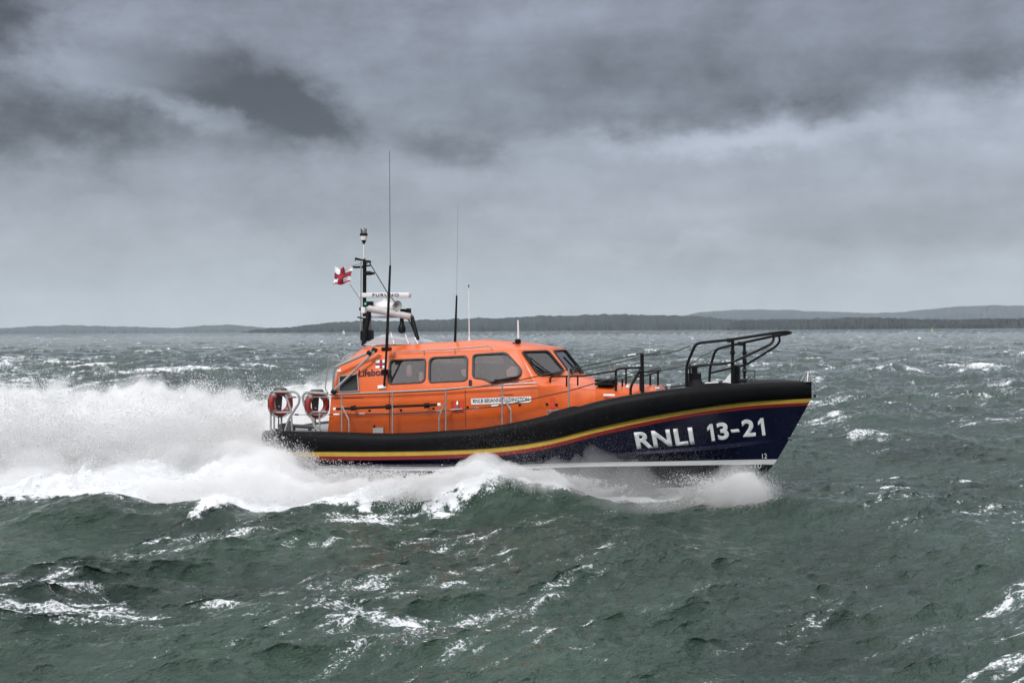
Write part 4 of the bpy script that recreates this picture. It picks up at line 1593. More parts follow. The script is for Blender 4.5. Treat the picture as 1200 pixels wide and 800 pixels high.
def wake(x, y):
    """water pushed up by the boat: height and white water (boat frame)"""
    nz = samp(tW, 61.0, x + 7, y + 3)
    nz2 = samp(tW, 61.0, x * 2.3 + 17, y * 2.3 + 9)
    d, s, p = seg_dist(x, y, NEAR)
    d = d + 0.0
    h = np.interp(p, np.arange(len(NH)), NH).astype(f32)
    outb = s > 0                           # outboard of the crest (towards the camera)
    dd = np.where(outb, d, -d)
    wout_ = 0.88 + 0.28 * np.clip(p - 3, 0, 5)
    # steep outer face with a lip, long back
    front = np.exp(-(dd / wout_) ** 2)
    back = np.exp(-(dd / 1.2) ** 2)
    z = h * np.where(outb, front, back) * (1 + 0.12 * nz)
    # white: from the crest inboard; just a fringe on the lip further forward
    fringe = np.interp(p, [0, 1, 2, 3, 4, 5, 9], [0.22, 0.30, 0.38, 0.85, 1.0, 0.85, 0.6])
    edge = dd - fringe - 0.22 * nz2 - 0.15 * nz
    foam_n = 1 / (1 + np.exp(np.clip(edge / 0.16, -40, 40)))
    d2, s2, p2 = seg_dist(x, y, FAR_)
    h2 = np.interp(p2, np.arange(len(FH)), FH).astype(f32)
    outb2 = s2 < 0
    dd2 = np.where(outb2, d2, -d2)
    z2 = h2 * np.exp(-(dd2 / np.where(outb2, 1.2, 1.9)) ** 2) * (1 + 0.25 * nz)
    foam_f = 1 / (1 + np.exp(np.clip((dd2 - 0.5 - 0.5 * nz2) / 0.2, -40, 40)))
    between = np.where((s < 0) & (s2 > 0), 1.0, 0.0)
    inside = foam_n * foam_f
    # hollow right behind the transom, then a rooster of boiling water
    cen = 0.55 * np.exp(-((x + 13) / 5.0) ** 2 - (y / 2.0) ** 2) - 0.35 * np.exp(-((x + 7.6) / 1.6) ** 2 - (y / 1.8) ** 2)
    z = z + z2 + cen
    # in front of the forefoot nothing yet
    ahead = 1 / (1 + np.exp(np.clip((x - 3.8) / 0.35, -40, 40)))
    foam = inside * ahead
    # clear green gap in the spreading wash
    gap = np.exp(-((x + 20.5) / 3.2) ** 2 - ((y - 5.0) / 1.1) ** 2) + 0.9 * np.exp(-((x + 33) / 9) ** 2 - ((y - 4) / 2.2) ** 2)
    foam = foam * (1 - np.clip(gap * 1.3, 0, 1))
    foam = foam * np.interp(x, [-90, -45, -25], [0.0, 0.55, 1.0])
    # swell shoulder that hides the forefoot and rolls on aft (dark faces)
    z = z + 0.24 * np.exp(-((x - 6.3) / 1.6) ** 2 - ((y + 2.4) / 0.9) ** 2)
    # torn heaps of white water: a high one off the quarter, lower ones over the whole wash
    bil = np.abs(samp(tW, 61.0, x * 1.1 + 31, y * 1.1 + 13))
    bil2 = np.abs(samp(tW, 61.0, x * 3.1 + 5, y * 3.1 + 27))
    bil3 = np.abs(samp(tL, 23.0, x * 1.3, y * 1.3))
    sm_ = samp(tW, 61.0, x * 0.7 + 3, y * 0.7 + 41)
    rel = 0.42 + 0.22 * np.clip(sm_, -1.5, 1.8) + 0.28 * np.clip(bil, 0, 1.5) + 0.10 * np.clip(bil2, 0, 1.8) + 0.035 * np.clip(bil3, 0, 2)
    rel = np.clip(rel, 0.08, 1.5)
    heap = 0.70 + 0.50 * np.exp(-((x + 9.0) / 3.2) ** 2 - ((y + 2.8) / 1.6) ** 2) + 0.9 * np.exp(-((x + 15.0) / 3.5) ** 2 - ((y + 1.5) / 2.6) ** 2) + 0.75 * np.exp(-((x + 12.0) / 5.0) ** 2 - ((y - 4.5) / 2.0) ** 2) + 0.35 * np.exp(-((x + 22.0) / 5.0) ** 2 - ((y - 9.5) / 2.2) ** 2) + 0.45 * np.exp(-((x + 5.8) / 2.2) ** 2 - ((y + 3.3) / 0.8) ** 2)
    ease = np.clip((0.4 - dd) / 1.4, 0, 1) * np.interp(x, [-60, -30, -5.5, -4.0], [0, 1, 1, 0.25])
    hr = heap * ease * rel
    hr = np.where(hr > 0.45, 0.45 + 0.45 * np.tanh((hr - 0.45) / 0.45), hr)
    lump = foam * (hr + 0.04 * nz2)
    return z + lump, foam


def in_boat(X, Y):
    c, s = math.cos(YAW), math.sin(YAW)
    a, b = X - BX, Y - BY
    return a * c - b * s, a * s + b * c


# rows: fine near the boat, each a fixed step in the picture; columns: fine ahead, coarser all round
FP = 1500 * 1024 / 1200
rows = []
dyp = 4.0 * FP / 2.0
while True:
    r = 4.0 * FP / dyp
    rows.append(r)
    if dyp < 0.42: break
    if 24 < r < 42: st = 0.22
    elif r < 8: st = max(1.5, dyp * .04)
    elif r < 24: st = 0.42
    elif r < 120: st = 0.30
    else: st = 0.22 if dyp > 3 else 0.12
    dyp -= st
rows = np.array([0.05, 0.8] + rows + [12500, 14000.0])
th_f = np.linspace(-0.43, 0.43, 1750)
th_l = -0.43 - np.cumsum(np.linspace(0.003, 0.06, 86))
th_l = th_l[th_l > -math.pi]
ths = np.concatenate([th_l[::-1], th_f, -th_l])
ncol, nrow = len(ths), len(rows)
print('sea', nrow, ncol, nrow * ncol)
TH, RR = np.meshgrid(ths, rows)
X = (RR * np.sin(TH)).ravel()
Y = (RR * np.cos(TH)).ravel()
RRf = RR.ravel()
del TH, RR


def sea_at(X, Y, RRf, choppy=1.0):
    fadeB = np.clip(1.25 - RRf / 320, 0.22, 1).astype(f32)
    fadeA = np.clip(1.2 - RRf / 3500, 0.05, 1).astype(f32)
    xl, yl = in_boat(X, Y)
    gust = samp(tG, 260.0, X, Y)
    a = [samp(t, 211.0, X, Y) for t in tA]
    b = [samp(t, 53.0, X, Y) for t in tB]
    gB = fadeB * (1 + 0.25 * gust)
    wz, wf = wake(xl, yl)
    near_boat = np.exp(-np.clip(np.abs(yl) - 2, 0, 99) ** 2 / 4) * (np.abs(xl) < 9)
    calm = 1 - 0.75 * np.exp(-(np.clip(np.abs(xl) - 5, 0, 99) / 2.5) ** 2 - (np.clip(np.abs(yl) - 3, 0, 99) / 2.0) ** 2)
    z = a[0] * fadeA * calm + b[0] * gB + wz
    # a dark standing crest in front of the wash, off the quarter
    def bump_at(px, D, h, sx, sy, rot=0.0):
        x0 = (px - 600) / 1500 * D
        u, v = X - x0, Y - D
        c, s_ = math.cos(rot), math.sin(rot)
        u, v = u * c + v * s_, -u * s_ + v * c
        return h * np.exp(-(u / sx) ** 2 - (v / sy) ** 2)
    z = z + bump_at(125, 27.0, 0.42, 1.0, 0.9) + bump_at(250, 27.2, 0.26, .8, .8) + bump_at(60, 26.6, .22, .8, .8)
    # broad swells seen in the water nearest the camera
    z = z + bump_at(730, 24.0, 0.34, 1.7, 1.2) + bump_at(830, 20.5, 0.16, 2.0, 0.8, -.2) + bump_at(480, 21.5, 0.30, 1.8, 1.3, .15) - bump_at(640, 18.2, 0.22, 1.8, 0.8, -.15) + bump_at(200, 15.6, .16, 1.4, .7, .2)
    # one steep breaker far off to starboard of the bow
    z = z + bump_at(1144, 118, 1.0, 1.5, 2.0) + bump_at(1112, 104, .45, 3.0, 2.0) + bump_at(1070, 112, .5, 1.5, 2)
    Xd = X + choppy * 1.15 * (a[1] * fadeA * calm + b[1] * gB)
    Yd = Y + choppy * 1.15 * (a[2] * fadeA * calm + b[2] * gB)
    c1 = 1.0
    Jxx = 1 + c1 * (a[3] + 0.55 * b[3])
    Jyy = 1 + c1 * (a[4] + 0.55 * b[4])
    Jxy = c1 * (a[5] + 0.55 * b[5])
    J = Jxx * Jyy - Jxy * Jxy
    # whitecaps where the surface folds, in patches; lacy trails behind them
    cap = np.clip((0.50 - J) * 1.7 + 0.16 * gust, 0, 1.2)
    rid = samp(tR, 71.0, X, Y)
    rid2 = samp(tR, 71.0, X * 2.3 + 30, Y * 2.3 + 11)
    pat = samp(tP, 113.0, X, Y)
    lines = np.clip(rid * 0.45 - 0.72 + 0.08 * pat + 0.24 * a[0] / 0.2, 0, 1) + 0.8 * np.clip(rid2 * 0.48 - 0.76 + 0.22 * gust + .1 * a[0] / 0.2, 0, 1)
    hh = a[0] / 0.20
    streak = samp(tF, 37.0, X, Y)
    streak2 = samp(tG, 260.0, X * 3.1 + 40, Y * 3.1 + 9)
    trail = np.clip(0.55 * streak - 1.05 + 0.55 * streak2 + 0.42 * hh + 0.22 * gust, 0, 1)
    foam = np.clip(cap * (0.55 + 0.45 * np.clip(hh + .4, 0, 1.5)), 0, 1.1) + 0.80 * trail + 1.0 * lines
    far_k = np.interp(RRf, [10, 28, 45, 90, 250, 2000], [1.05, 1.05, 1.0, 0.95, 0.62, 0.5])
    foam = foam * far_k
    x0 = (1144 - 600) / 1500 * 118
    foam = foam + 1.2 * np.exp(-((X - x0) / 1.3) ** 2 - ((Y - 117.3) / 1.6) ** 2)
    x0 = (1075 - 600) / 1500 * 112
    foam = foam + 0.9 * np.exp(-((X - x0) / 1.0) ** 2 - ((Y - 111.3) / 1.0) ** 2)
    # old wake curving away beyond the port quarter
    arc = [(-21, 52), (-27, 75), (-40, 105), (-62, 150), (-80, 205), (-105, 215), (-150, 222)]
    d, s_, p = seg_dist(X.astype(f32), Y.astype(f32), arc)
    wk = np.exp(-(d / (3.5 + p * 1.2)) ** 2) * np.clip(0.75 + 0.5 * streak, 0, 1.2)
    foam = foam + 0.55 * wk * (Y > 45)
    body = np.clip(wf, 0, 1)
    return Xd, Yd, z, foam.astype(f32), body.astype(f32), (gust.astype(f32))


Xd, Yd, Z, FO, BO, GU = sea_at(X.astype(f32), Y.astype(f32), RRf)
# keep the water out of the hull
xl, yl = in_boat(Xd, Yd)
hb_ = np.interp(xl, [XS, XS + 1, 0, 3, 5, 6.2], [1.5, 1.7, 1.8, 1.4, 0.6, 0.0])
inside = (np.abs(yl) < hb_) & (xl > XS) & (xl < 6.2)
Z = np.where(inside, np.minimum(Z, 0.05), Z)


def fast_mesh(name, co, faces, m, attrs=None, smooth=True, tri=False):
    me = bpy.data.meshes.new(name)
    k = faces.shape[1]
    me.vertices.add(len(co))
    me.vertices.foreach_set('co', co.astype(f32).ravel())
    me.loops.add(faces.size)
    me.loops.foreach_set('vertex_index', faces.astype(np.int32).ravel())
    me.polygons.add(len(faces))
    me.polygons.foreach_set('loop_start', np.arange(0, faces.size, k, dtype=np.int32))
    me.polygons.foreach_set('loop_total', np.full(len(faces), k, np.int32))
    if smooth:
        me.polygons.foreach_set('use_smooth', np.ones(len(faces), bool))
    me.materials.append(m)
    me.update(calc_edges=True)
    for an, arr in (attrs or {}).items():
        at = me.attributes.new(an, 'FLOAT', 'POINT')
        at.data.foreach_set('value', arr.astype(f32).ravel())
    o = bpy.data.objects.new(name, me)
    COL.objects.link(o)
    return o


def sea_mat():
    m = bpy.data.materials.new('sea_water')
    N, L = nodes(m)
    mm = lambda op, a, b=None, c=None, clamp=False: mth(op, a, b, c, clamp, N, L)
    b = N['Principled BSDF']
    out = N['Material Output']
    tcn = N.new('ShaderNodeTexCoord')

    def nz(sc, scale, det=5, ro=.6, rot=0.0, dist=0.0, kind='Fac'):
        mp = N.new('ShaderNodeMapping')
        mp.vector_type = 'TEXTURE'
        mp.inputs['Scale'].default_value = sc
        mp.inputs['Rotation'].default_value = (0, 0, rot)
        L.new(tcn.outputs['Object'], mp.inputs[0])
        n = N.new('ShaderNodeTexNoise')
        n.inputs['Scale'].default_value = scale
        n.inputs['Detail'].default_value = det
        n.inputs['Roughness'].default_value = ro
        n.inputs['Distortion'].default_value = dist
        L.new(mp.outputs[0], n.inputs[0])
        return n.outputs[kind]
    # ripples: three sizes running with the wind
    r1 = nz((1.0, 2.8, 1), 1.5, 4, .6, WIND, .4)
    r2 = nz((1.0, 2.6, 1), 4.6, 5, .65, WIND - .4, .5)
    r3 = nz((1.0, 2.2, 1), 15.0, 4, .65, WIND + .3, .4)
    bp1 = N.new('ShaderNodeBump'); bp1.inputs['Distance'].default_value = 0.38; bp1.inputs['Strength'].default_value = 0.75
    L.new(r1, bp1.inputs['Height'])
    r0 = nz((1.0, 2.2, 1), 0.28, 3, .55, WIND, .3)
    bp0 = N.new('ShaderNodeBump'); bp0.inputs['Distance'].default_value = 0.9; bp0.inputs['Strength'].default_value = 0.4
    L.new(r0, bp0.inputs['Height']); L.new(bp0.outputs[0], bp1.inputs['Normal'])
    bp2 = N.new('ShaderNodeBump'); bp2.inputs['Distance'].default_value = 0.20; bp2.inputs['Strength'].default_value = 0.75
    L.new(r2, bp2.inputs['Height']); L.new(bp1.outputs[0], bp2.inputs['Normal'])
    bp3 = N.new('ShaderNodeBump'); bp3.inputs['Distance'].default_value = 0.045; bp3.inputs['Strength'].default_value = 0.85
    L.new(r3, bp3.inputs['Height']); L.new(bp2.outputs[0], bp3.inputs['Normal'])
    # body colour: milky green, varying in broad patches
    c1 = nz((1, 1.6, 1), 0.22, 7, .68, WIND)
    ramp = N.new('ShaderNodeValToRGB')
    ramp.color_ramp.elements[0].position = .3
    ramp.color_ramp.elements[0].color = (0.008, 0.019, 0.014, 1)
    ramp.color_ramp.elements[1].position = .72
    ramp.color_ramp.elements[1].color = (0.050, 0.088, 0.066, 1)
    L.new(c1, ramp.inputs[0])
    fa0 = N.new('ShaderNodeAttribute'); fa0.attribute_name = 'foam'
    milk = N.new('ShaderNodeMixRGB'); milk.inputs[2].default_value = (0.13, 0.18, 0.16, 1)
    L.new(mm('MULTIPLY', fa0.outputs['Fac'], 0.45, clamp=True), milk.inputs[0])
    L.new(ramp.outputs[0], milk.inputs[1])
    L.new(milk.outputs[0], b.inputs['Base Color'])
    b.inputs['Roughness'].default_value = 0.04
    b.inputs['IOR'].default_value = 1.333
    L.new(bp3.outputs[0], b.inputs['Normal'])
    # foam
    fa = N.new('ShaderNodeAttribute'); fa.attribute_name = 'foam'
    ba = N.new('ShaderNodeAttribute'); ba.attribute_name = 'body'
    l1 = nz((1, 2.0, 1), 8.5, 7, .76, WIND, .8)
    l2 = nz((1, 1.5, 1), 24.0, 5, .7, WIND, .5)
    vo = N.new('ShaderNodeTexVoronoi'); vo.feature = 'DISTANCE_TO_EDGE'; vo.inputs['Scale'].default_value = 8.0
    dmp = N.new('ShaderNodeVectorMath'); dmp.operation = 'ADD'
    mc = N.new('ShaderNodeMixRGB')
    cn = N.new('ShaderNodeTexNoise'); cn.inputs['Scale'].default_value = 3.0; cn.inputs['Detail'].default_value = 5
    L.new(tcn.outputs['Object'], cn.inputs[0])
    sc = N.new('ShaderNodeVectorMath'); sc.operation = 'SCALE'; sc.inputs['Scale'].default_value = 0.45
    L.new(cn.outputs['Color'], sc.inputs[0])
    L.new(tcn.outputs['Object'], dmp.inputs[0]); L.new(sc.outputs[0], dmp.inputs[1])
    L.new(dmp.outputs[0], vo.inputs['Vector'])
    lace = mm('SUBTRACT', 0.16, vo.outputs['Distance'])
    t = mm('ADD', mm('MULTIPLY', mm('SUBTRACT', l1, .5), 2.0), mm('MULTIPLY', mm('SUBTRACT', l2, .5), 3.2))
    t = mm('ADD', t, mm('MULTIPLY', lace, 1.3))
    f = mm('ADD', mm('MULTIPLY', fa.outputs['Fac'], 1.0), t)
    f = mm('SUBTRACT', f, 0.57)
    gate = mm('MULTIPLY', fa.outputs['Fac'], 6.0, clamp=True)
    f = mm('MULTIPLY', mm('MULTIPLY', f, 2.2, clamp=True), gate, clamp=True)
    fb = mm('ADD', mm('MULTIPLY', ba.outputs['Fac'], 3.0), mm('MULTIPLY', t, 0.9))
    fb = mm('MULTIPLY', mm('SUBTRACT', fb, 1.25), 2.2, clamp=True)
    fb = mm('MULTIPLY', fb, mm('MULTIPLY', ba.outputs['Fac'], 5, clamp=True))
    f = mm('MAXIMUM', f, fb, clamp=True)
    fd = N.new('ShaderNodeBsdfPrincipled')
    fd.inputs['Base Color'].default_value = (0.80, 0.82, 0.84, 1)
    fd.inputs['Roughness'].default_value = 0.8
    fd.inputs['Specular IOR Level'].default_value = 0.2
    bf = N.new('ShaderNodeBump'); bf.inputs['Distance'].default_value = 0.10; bf.inputs['Strength'].default_value = 0.6
    L.new(l1, bf.inputs['Height'])
    bf2 = N.new('ShaderNodeBump'); bf2.inputs['Distance'].default_value = 0.03; bf2.inputs['Strength'].default_value = 0.6
    L.new(l2, bf2.inputs['Height']); L.new(bf.outputs[0], bf2.inputs['Normal'])
    L.new(bf2.outputs[0], fd.inputs['Normal'])
    mx = N.new('ShaderNodeMixShader')
    L.new(f, mx.inputs[0]); L.new(b.outputs[0], mx.inputs[1]); L.new(fd.outputs[0], mx.inputs[2])
    L.new(mx.outputs[0], out.inputs[0])
    return m


idx = np.arange(nrow * ncol).reshape(nrow, ncol)
fc = np.stack([idx[:-1, :-1].ravel(), idx[:-1, 1:].ravel(), idx[1:, 1:].ravel(), idx[1:, :-1].ravel()], 1)
co = np.stack([Xd, Yd, Z], 1)
sea = fast_mesh('sea', co, fc, sea_mat(), {'foam': FO, 'body': BO})
tag(sea, kind='structure')
# ================================================================== LAND ON THE HORIZON
def wood_mat(name, c0, c1, sc):
    m = bpy.data.materials.new(name)
    N, L = nodes(m)
    b = N['Principled BSDF']
    t = N.new('ShaderNodeTexCoord')
    n = N.new('ShaderNodeTexNoise'); n.inputs['Scale'].default_value = sc; n.inputs['Detail'].default_value = 8; n.inputs['Roughness'].default_value = .7
    L.new(t.outputs['Object'], n.inputs[0])
    r = N.new('ShaderNodeValToRGB')
    r.color_ramp.elements[0].position = .35; r.color_ramp.elements[0].color = (*c0, 1)
    r.color_ramp.elements[1].position = .68; r.color_ramp.elements[1].color = (*c1, 1)
    L.new(n.outputs['Fac'], r.inputs[0]); L.new(r.outputs[0], b.inputs['Base Color'])
    b.inputs['Roughness'].default_value = .9
    b.inputs['Specular IOR Level'].default_value = .1
    return m


def land(name, D, pts, depth, jag, m, seed, step=1.0):
    """a stretch of coast at distance D: wooded slope rising from the shore, with a crest and a back slope"""
    g = np.random.default_rng(seed)
    f = interp([a for a, b in pts], [b for a, b in pts])
    px0, px1 = pts[0][0], pts[-1][0]
    n = int((px1 - px0) / step)
    hor = lambda px: 386.8 - (px - 600) * math.tan(ROLL)
    prof = [(0, 0.0), (.04, .30), (.15, .55), (.35, .78), (.6, .94), (.8, 1.0), (1.0, .92), (1.5, .5), (2.0, -.1)]
    j1 = g.normal(size=n + 1)
    j1 = j1 * .5 + 2.2 * np.convolve(g.normal(size=n + 1), np.ones(5) / 5, 'same') + 5 * np.convolve(g.normal(size=n + 1), np.ones(31) / 31, 'same')
    verts = []
    for i in range(n + 1):
        px = px0 + i * step
        h = (hor(px) - f(px)) / 1500 * (D + depth * .8) + CAM_H
        x = (px - 600) / 1500
        for k, (t, q) in enumerate(prof):
            d = D + depth * t
            z = h * q + jag * j1[i] * .6 * (0.25 < q) * min(1, max(0, h) / (jag * 4))
            verts.append((x * d , d + g.normal() * depth * .02, max(z, -1) if t < 2 else -2))
    K = len(prof)
    idx = np.arange((n + 1) * K).reshape(n + 1, K)
    fc = np.stack([idx[:-1, :-1].ravel(), idx[1:, :-1].ravel(), idx[1:, 1:].ravel(), idx[:-1, 1:].ravel()], 1)
    o = fast_mesh(name, np.array(verts), fc, m, smooth=False)
    tag(o, kind='structure')
    return o


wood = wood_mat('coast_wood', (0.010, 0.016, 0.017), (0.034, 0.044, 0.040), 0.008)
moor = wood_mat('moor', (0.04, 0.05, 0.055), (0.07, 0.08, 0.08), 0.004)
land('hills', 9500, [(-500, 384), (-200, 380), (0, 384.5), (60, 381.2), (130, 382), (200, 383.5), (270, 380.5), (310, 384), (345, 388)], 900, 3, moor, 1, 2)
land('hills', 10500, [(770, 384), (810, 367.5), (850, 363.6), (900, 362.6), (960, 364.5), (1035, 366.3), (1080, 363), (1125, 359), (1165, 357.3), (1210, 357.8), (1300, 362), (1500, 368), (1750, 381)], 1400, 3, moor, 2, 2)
land('wooded_shore', 5600, [(284, 388.5), (300, 386), (335, 383.5), (370, 380), (395, 377.5), (450, 376), (520, 374.4), (560, 373), (600, 372), (640, 370), (690, 368.8), (760, 368.4), (800, 369.5), (850, 373), (870, 374), (960, 373), (1000, 372), (1060, 373), (1130, 374), (1200, 373), (1400, 376), (1700, 383)], 700, 2.4, wood, 3, 1)
land('wooded_shore', 3900, [(845, 386.2), (862, 377.5), (900, 376), (960, 374.8), (1010, 372.3), (1045, 373), (1100, 374.7), (1160, 373.2), (1200, 372.8), (1260, 374), (1400, 378), (1600, 383)], 450, 1.8, wood, 4, 1)

# a small white sailing boat and a yellow mark far out
def at_sea(px, D):
    return Vector(((px - 600) / 1500 * D, D, 0))


q = at_sea(402.5, 2200)
e = empty('sailing_boat', Matrix.Translation(q))
tag(e, 'tiny white sailing boat far out below the wooded coast, seen behind the mast', 'sailing boat')
bm = bmesh.new()
prism(bm, [Vector((-3, 0, .7)), Vector((-2.6, 0, -.2)), Vector((2.4, 0, -.2)), Vector((3.2, 0, .8))], Vector((0, 2.2, 0)))
finish('hull', bm, 'white', e)
bm = bmesh.new()
prism(bm, [Vector((-2.0, 1, 1.4)), Vector((.4, 1, 1.3)), Vector((.5, 1, 6.5))], Vector((0, .05, 0)))
prism(bm, [Vector((.8, 1, 1.3)), Vector((2.8, 1, 1.0)), Vector((.8, 1, 5.5))], Vector((0, .05, 0)))
finish('sail', bm, 'white', e)
bm = bmesh.new()
tube(bm, [Vector((.6, 1, 0)), Vector((.6, 1, 7))], .06, 6)
finish('mast', bm, 'grey', e)
q = at_sea(1092.5, 1500)
e = empty('channel_buoy', Matrix.Translation(q))
tag(e, 'faint yellow buoy on the water in front of the wooded shore', 'buoy')
bm = bmesh.new()
lathe(bm, Vector((0, 0, 0)), [(1.1, -.3), (1.2, .5), (.9, .9), (.25, 1.3)], 16)
finish('float', bm, 'buoyyellow', e, smooth=True)
bm = bmesh.new()
for a in range(4):
    d_ = Vector((math.cos(a * 1.57), math.sin(a * 1.57), 0))
    tube(bm, [d_ * .7 + Vector((0, 0, .8)), d_ * .2 + Vector((0, 0, 3.2))], .07, 5)
for a in (0.785, 2.356):
    box(bm, (0, 0, 3.7), (.9, .12, .12), Matrix.Rotation(a, 3, 'Y'))
finish('top_mark', bm, 'buoyyellow', e)

# ================================================================== HAZE
bm = bmesh.new()
HZ = 14500
box(bm, (0, 0, 0), (2, 2, 2))
for v in bm.verts:
    v.co = Vector((v.co.x * HZ, v.co.y * HZ, -3.0 if v.co.z < 0 else 420.0))
hm = bpy.data.materials.new('haze')
N, L = nodes(hm)
N.remove(N['Principled BSDF'])
pv = N.new('ShaderNodeVolumePrincipled')
pv.inputs['Color'].default_value = (0.80, 0.90, 1.0, 1)
pv.inputs['Density'].default_value = HAZE if 'HAZE' in globals() else 0.000038
L.new(pv.outputs[0], N['Material Output'].inputs['Volume'])
hz = finish('haze', bm, hm)
tag(hz, kind='stuff')
# ================================================================== SPRAY
def spray_mat():
    m = bpy.data.materials.new('spray')
    N, L = nodes(m)
    N.remove(N['Principled BSDF'])
    d = N.new('ShaderNodeBsdfDiffuse'); d.inputs[0].default_value = (0.985, 0.985, 0.985, 1)
    t = N.new('ShaderNodeBsdfTranslucent'); t.inputs[0].default_value = (0.985, 0.985, 0.985, 1)
    mx = N.new('ShaderNodeMixShader'); mx.inputs[0].default_value = 0.5
    L.new(d.outputs[0], mx.inputs[1]); L.new(t.outputs[0], mx.inputs[2])
    L.new(mx.outputs[0], N['Material Output'].inputs[0])
    return m


SPM = spray_mat()
TET = np.array([(1, 1, 1), (1, -1, -1), (-1, 1, -1), (-1, -1, 1)], float) / math.sqrt(3)
TF = np.array([(0, 1, 2), (0, 3, 1), (0, 2, 3), (1, 3, 2)])


def droplets(name, p, size, vel=None, stretch=0.0):
    n = len(p)
    q = rng.normal(size=(n, 4))
    q /= np.linalg.norm(q, axis=1)[:, None]
    w_, x, y, z = q.T
    Rm = np.stack([1 - 2 * (y * y + z * z), 2 * (x * y - z * w_), 2 * (x * z + y * w_), 2 * (x * y + z * w_), 1 - 2 * (x * x + z * z), 2 * (y * z - x * w_), 2 * (x * z - y * w_), 2 * (y * z + x * w_), 1 - 2 * (x * x + y * y)], 1).reshape(n, 3, 3)
    co = np.einsum('nij,kj->nki', Rm, TET) * size[:, None, None]
    if vel is not None and stretch > 0:
        vn = vel / (np.linalg.norm(vel, axis=1)[:, None] + 1e-6)
        al = np.einsum('nki,ni->nk', co, vn)
        co = co + al[..., None] * vn[:, None, :] * stretch
    co = co + p[:, None, :]
    # boat frame -> world
    c, s = math.cos(YAW), math.sin(YAW)
    xw = co[..., 0] * c + co[..., 1] * s + BX
    yw = -co[..., 0] * s + co[..., 1] * c + BY
    co = np.stack([xw, yw, co[..., 2]], -1).reshape(-1, 3)
    fc = (TF[None] + (np.arange(n) * 4)[:, None, None]).reshape(-1, 3)
    o = fast_mesh(name, co, fc, SPM, smooth=False)
    tag(o, kind='stuff')
    return o


def U(a, b, n): return rng.uniform(a, b, n)


def bursts(K, per, x0, y0, z0, vx, vy, vz, tmax, sv, st, pos_j=0.06, tmin=0.0, gust=1.0):
    """K little jets; each throws droplets that fan out with their own scatter; arrays are per jet"""
    n = K * per
    # jets come in gusts along the boat: tall here, low there
    nz_ = samp(tW, 61.0, (x0 * 2.2 + 50).astype(f32), (y0 * 2.2 + 20).astype(f32))
    nz3_ = samp(tW, 61.0, (x0 * 6.2 + 50).astype(f32), (y0 * 6.2 + 20).astype(f32))
    vz = vz * np.clip(1 + gust * (0.40 * nz_ + 0.22 * nz3_), 0.3, 1.35)
    rep = lambda a: np.repeat(a, per)
    t0 = U(0, 1, K) ** 0.8
    t = rep(t0 * (tmax - tmin) + tmin) + rng.normal(size=n) * st
    t = np.clip(t, 0.0, None)
    s_ = rep(U(0.4, 1.6, K)) * sv
    drag = 1 / (1 + 0.35 * t)
    VX = rep(vx) + rng.normal(size=n) * s_
    VY = rep(vy) + rng.normal(size=n) * s_ * .7
    VZ = rep(vz) + rng.normal(size=n) * s_ * .7
    p = np.stack([rep(x0) + VX * t * drag + rng.normal(size=n) * pos_j, rep(y0) + VY * t * drag + rng.normal(size=n) * pos_j, rep(z0) + VZ * t - 4.4 * t * t + rng.normal(size=n) * pos_j * .7], 1)
    return p, np.stack([VX, VY, VZ - 9 * t], 1)


def cull(p, v, zmin=-0.05):
    hb2_ = np.interp(p[:, 0], [XS, XS + 1, 0, 3, 5, 6.2], [2.0, 2.1, 2.1, 1.85, 1.2, 0.4])
    inside = (np.abs(p[:, 1]) < hb2_) & (p[:, 0] > XS) & (p[:, 0] < 6.6)
    wz, wf = wake(p[:, 0].astype(f32), p[:, 1].astype(f32))
    k = (~inside) & (p[:, 2] > np.minimum(wz, 2.5) * .9 + zmin)
    return p[k], v[k]


def sizes(n, med, sg=0.45, mx=0.03):
    return np.clip(med * np.exp(rng.normal(size=n) * sg), 0.001, mx)


Q = 1.0
allp, allv, alls = [], [], []


def add(pv_, med, sg=.45, mx=.03):
    p, v = cull(*pv_)
    allp.append(p); allv.append(v); alls.append(sizes(len(p), med, sg, mx))


np_path = np.array(NEAR)
def near_at(s):
    return np.interp(s, np.arange(len(NEAR)), np_path[:, 0]), np.interp(s, np.arange(len(NEAR)), np_path[:, 1])
fp_path = np.array(FAR_)
def far_at(s):
    return np.interp(s, np.arange(len(FAR_)), fp_path[:, 0]), np.interp(s, np.arange(len(FAR_)), fp_path[:, 1])

# 1 the curl along the lip of the bow wave, getting heavier aft
K = int(5200 * Q)
s_ = U(0.7, 6.6, K)
x0, y0 = near_at(s_)
hz_ = np.interp(s_, np.arange(len(NH)), NH)
k_ = np.clip((s_ - 2.2) / 2.5, 0, 1)
add(bursts(K, 34, x0, y0 + U(-.12, .7, K) * (0.4 + k_), hz_ * .9, U(-3, -1, K), U(-1.5, .1, K), U(0.1, 1.1, K) + k_ * U(-.2, 1.6, K), 0.45, .45, .04, .07), 0.0062)
K = int(3400 * Q)
s_ = U(2.2, 7.2, K)
x0, y0 = near_at(s_)
add(bursts(K, 34, x0, y0 - U(-.1, .75, K), U(.05, .35, K), U(-2, 0, K), U(-1.8, .5, K), U(.2, 1.6, K), 0.3, .5, .04, .09), 0.0062)
# 2 sheet thrown out from under the chine amidships and aft
K = int(3600 * Q)
x0 = U(-6.8, 1.0, K)
k_ = np.clip((-x0 - 0.5) / 5.5, 0, 1)
add(bursts(K, 40, x0, -2.1 + U(-.4, 0, K), U(.1, .5, K), U(-7, -3, K), U(-3.6, -1.2, K), U(0.1, 1.0, K) + 2.6 * k_ ** 2 * U(0, 1, K), 0.62, .45, .05, .06), 0.0072)
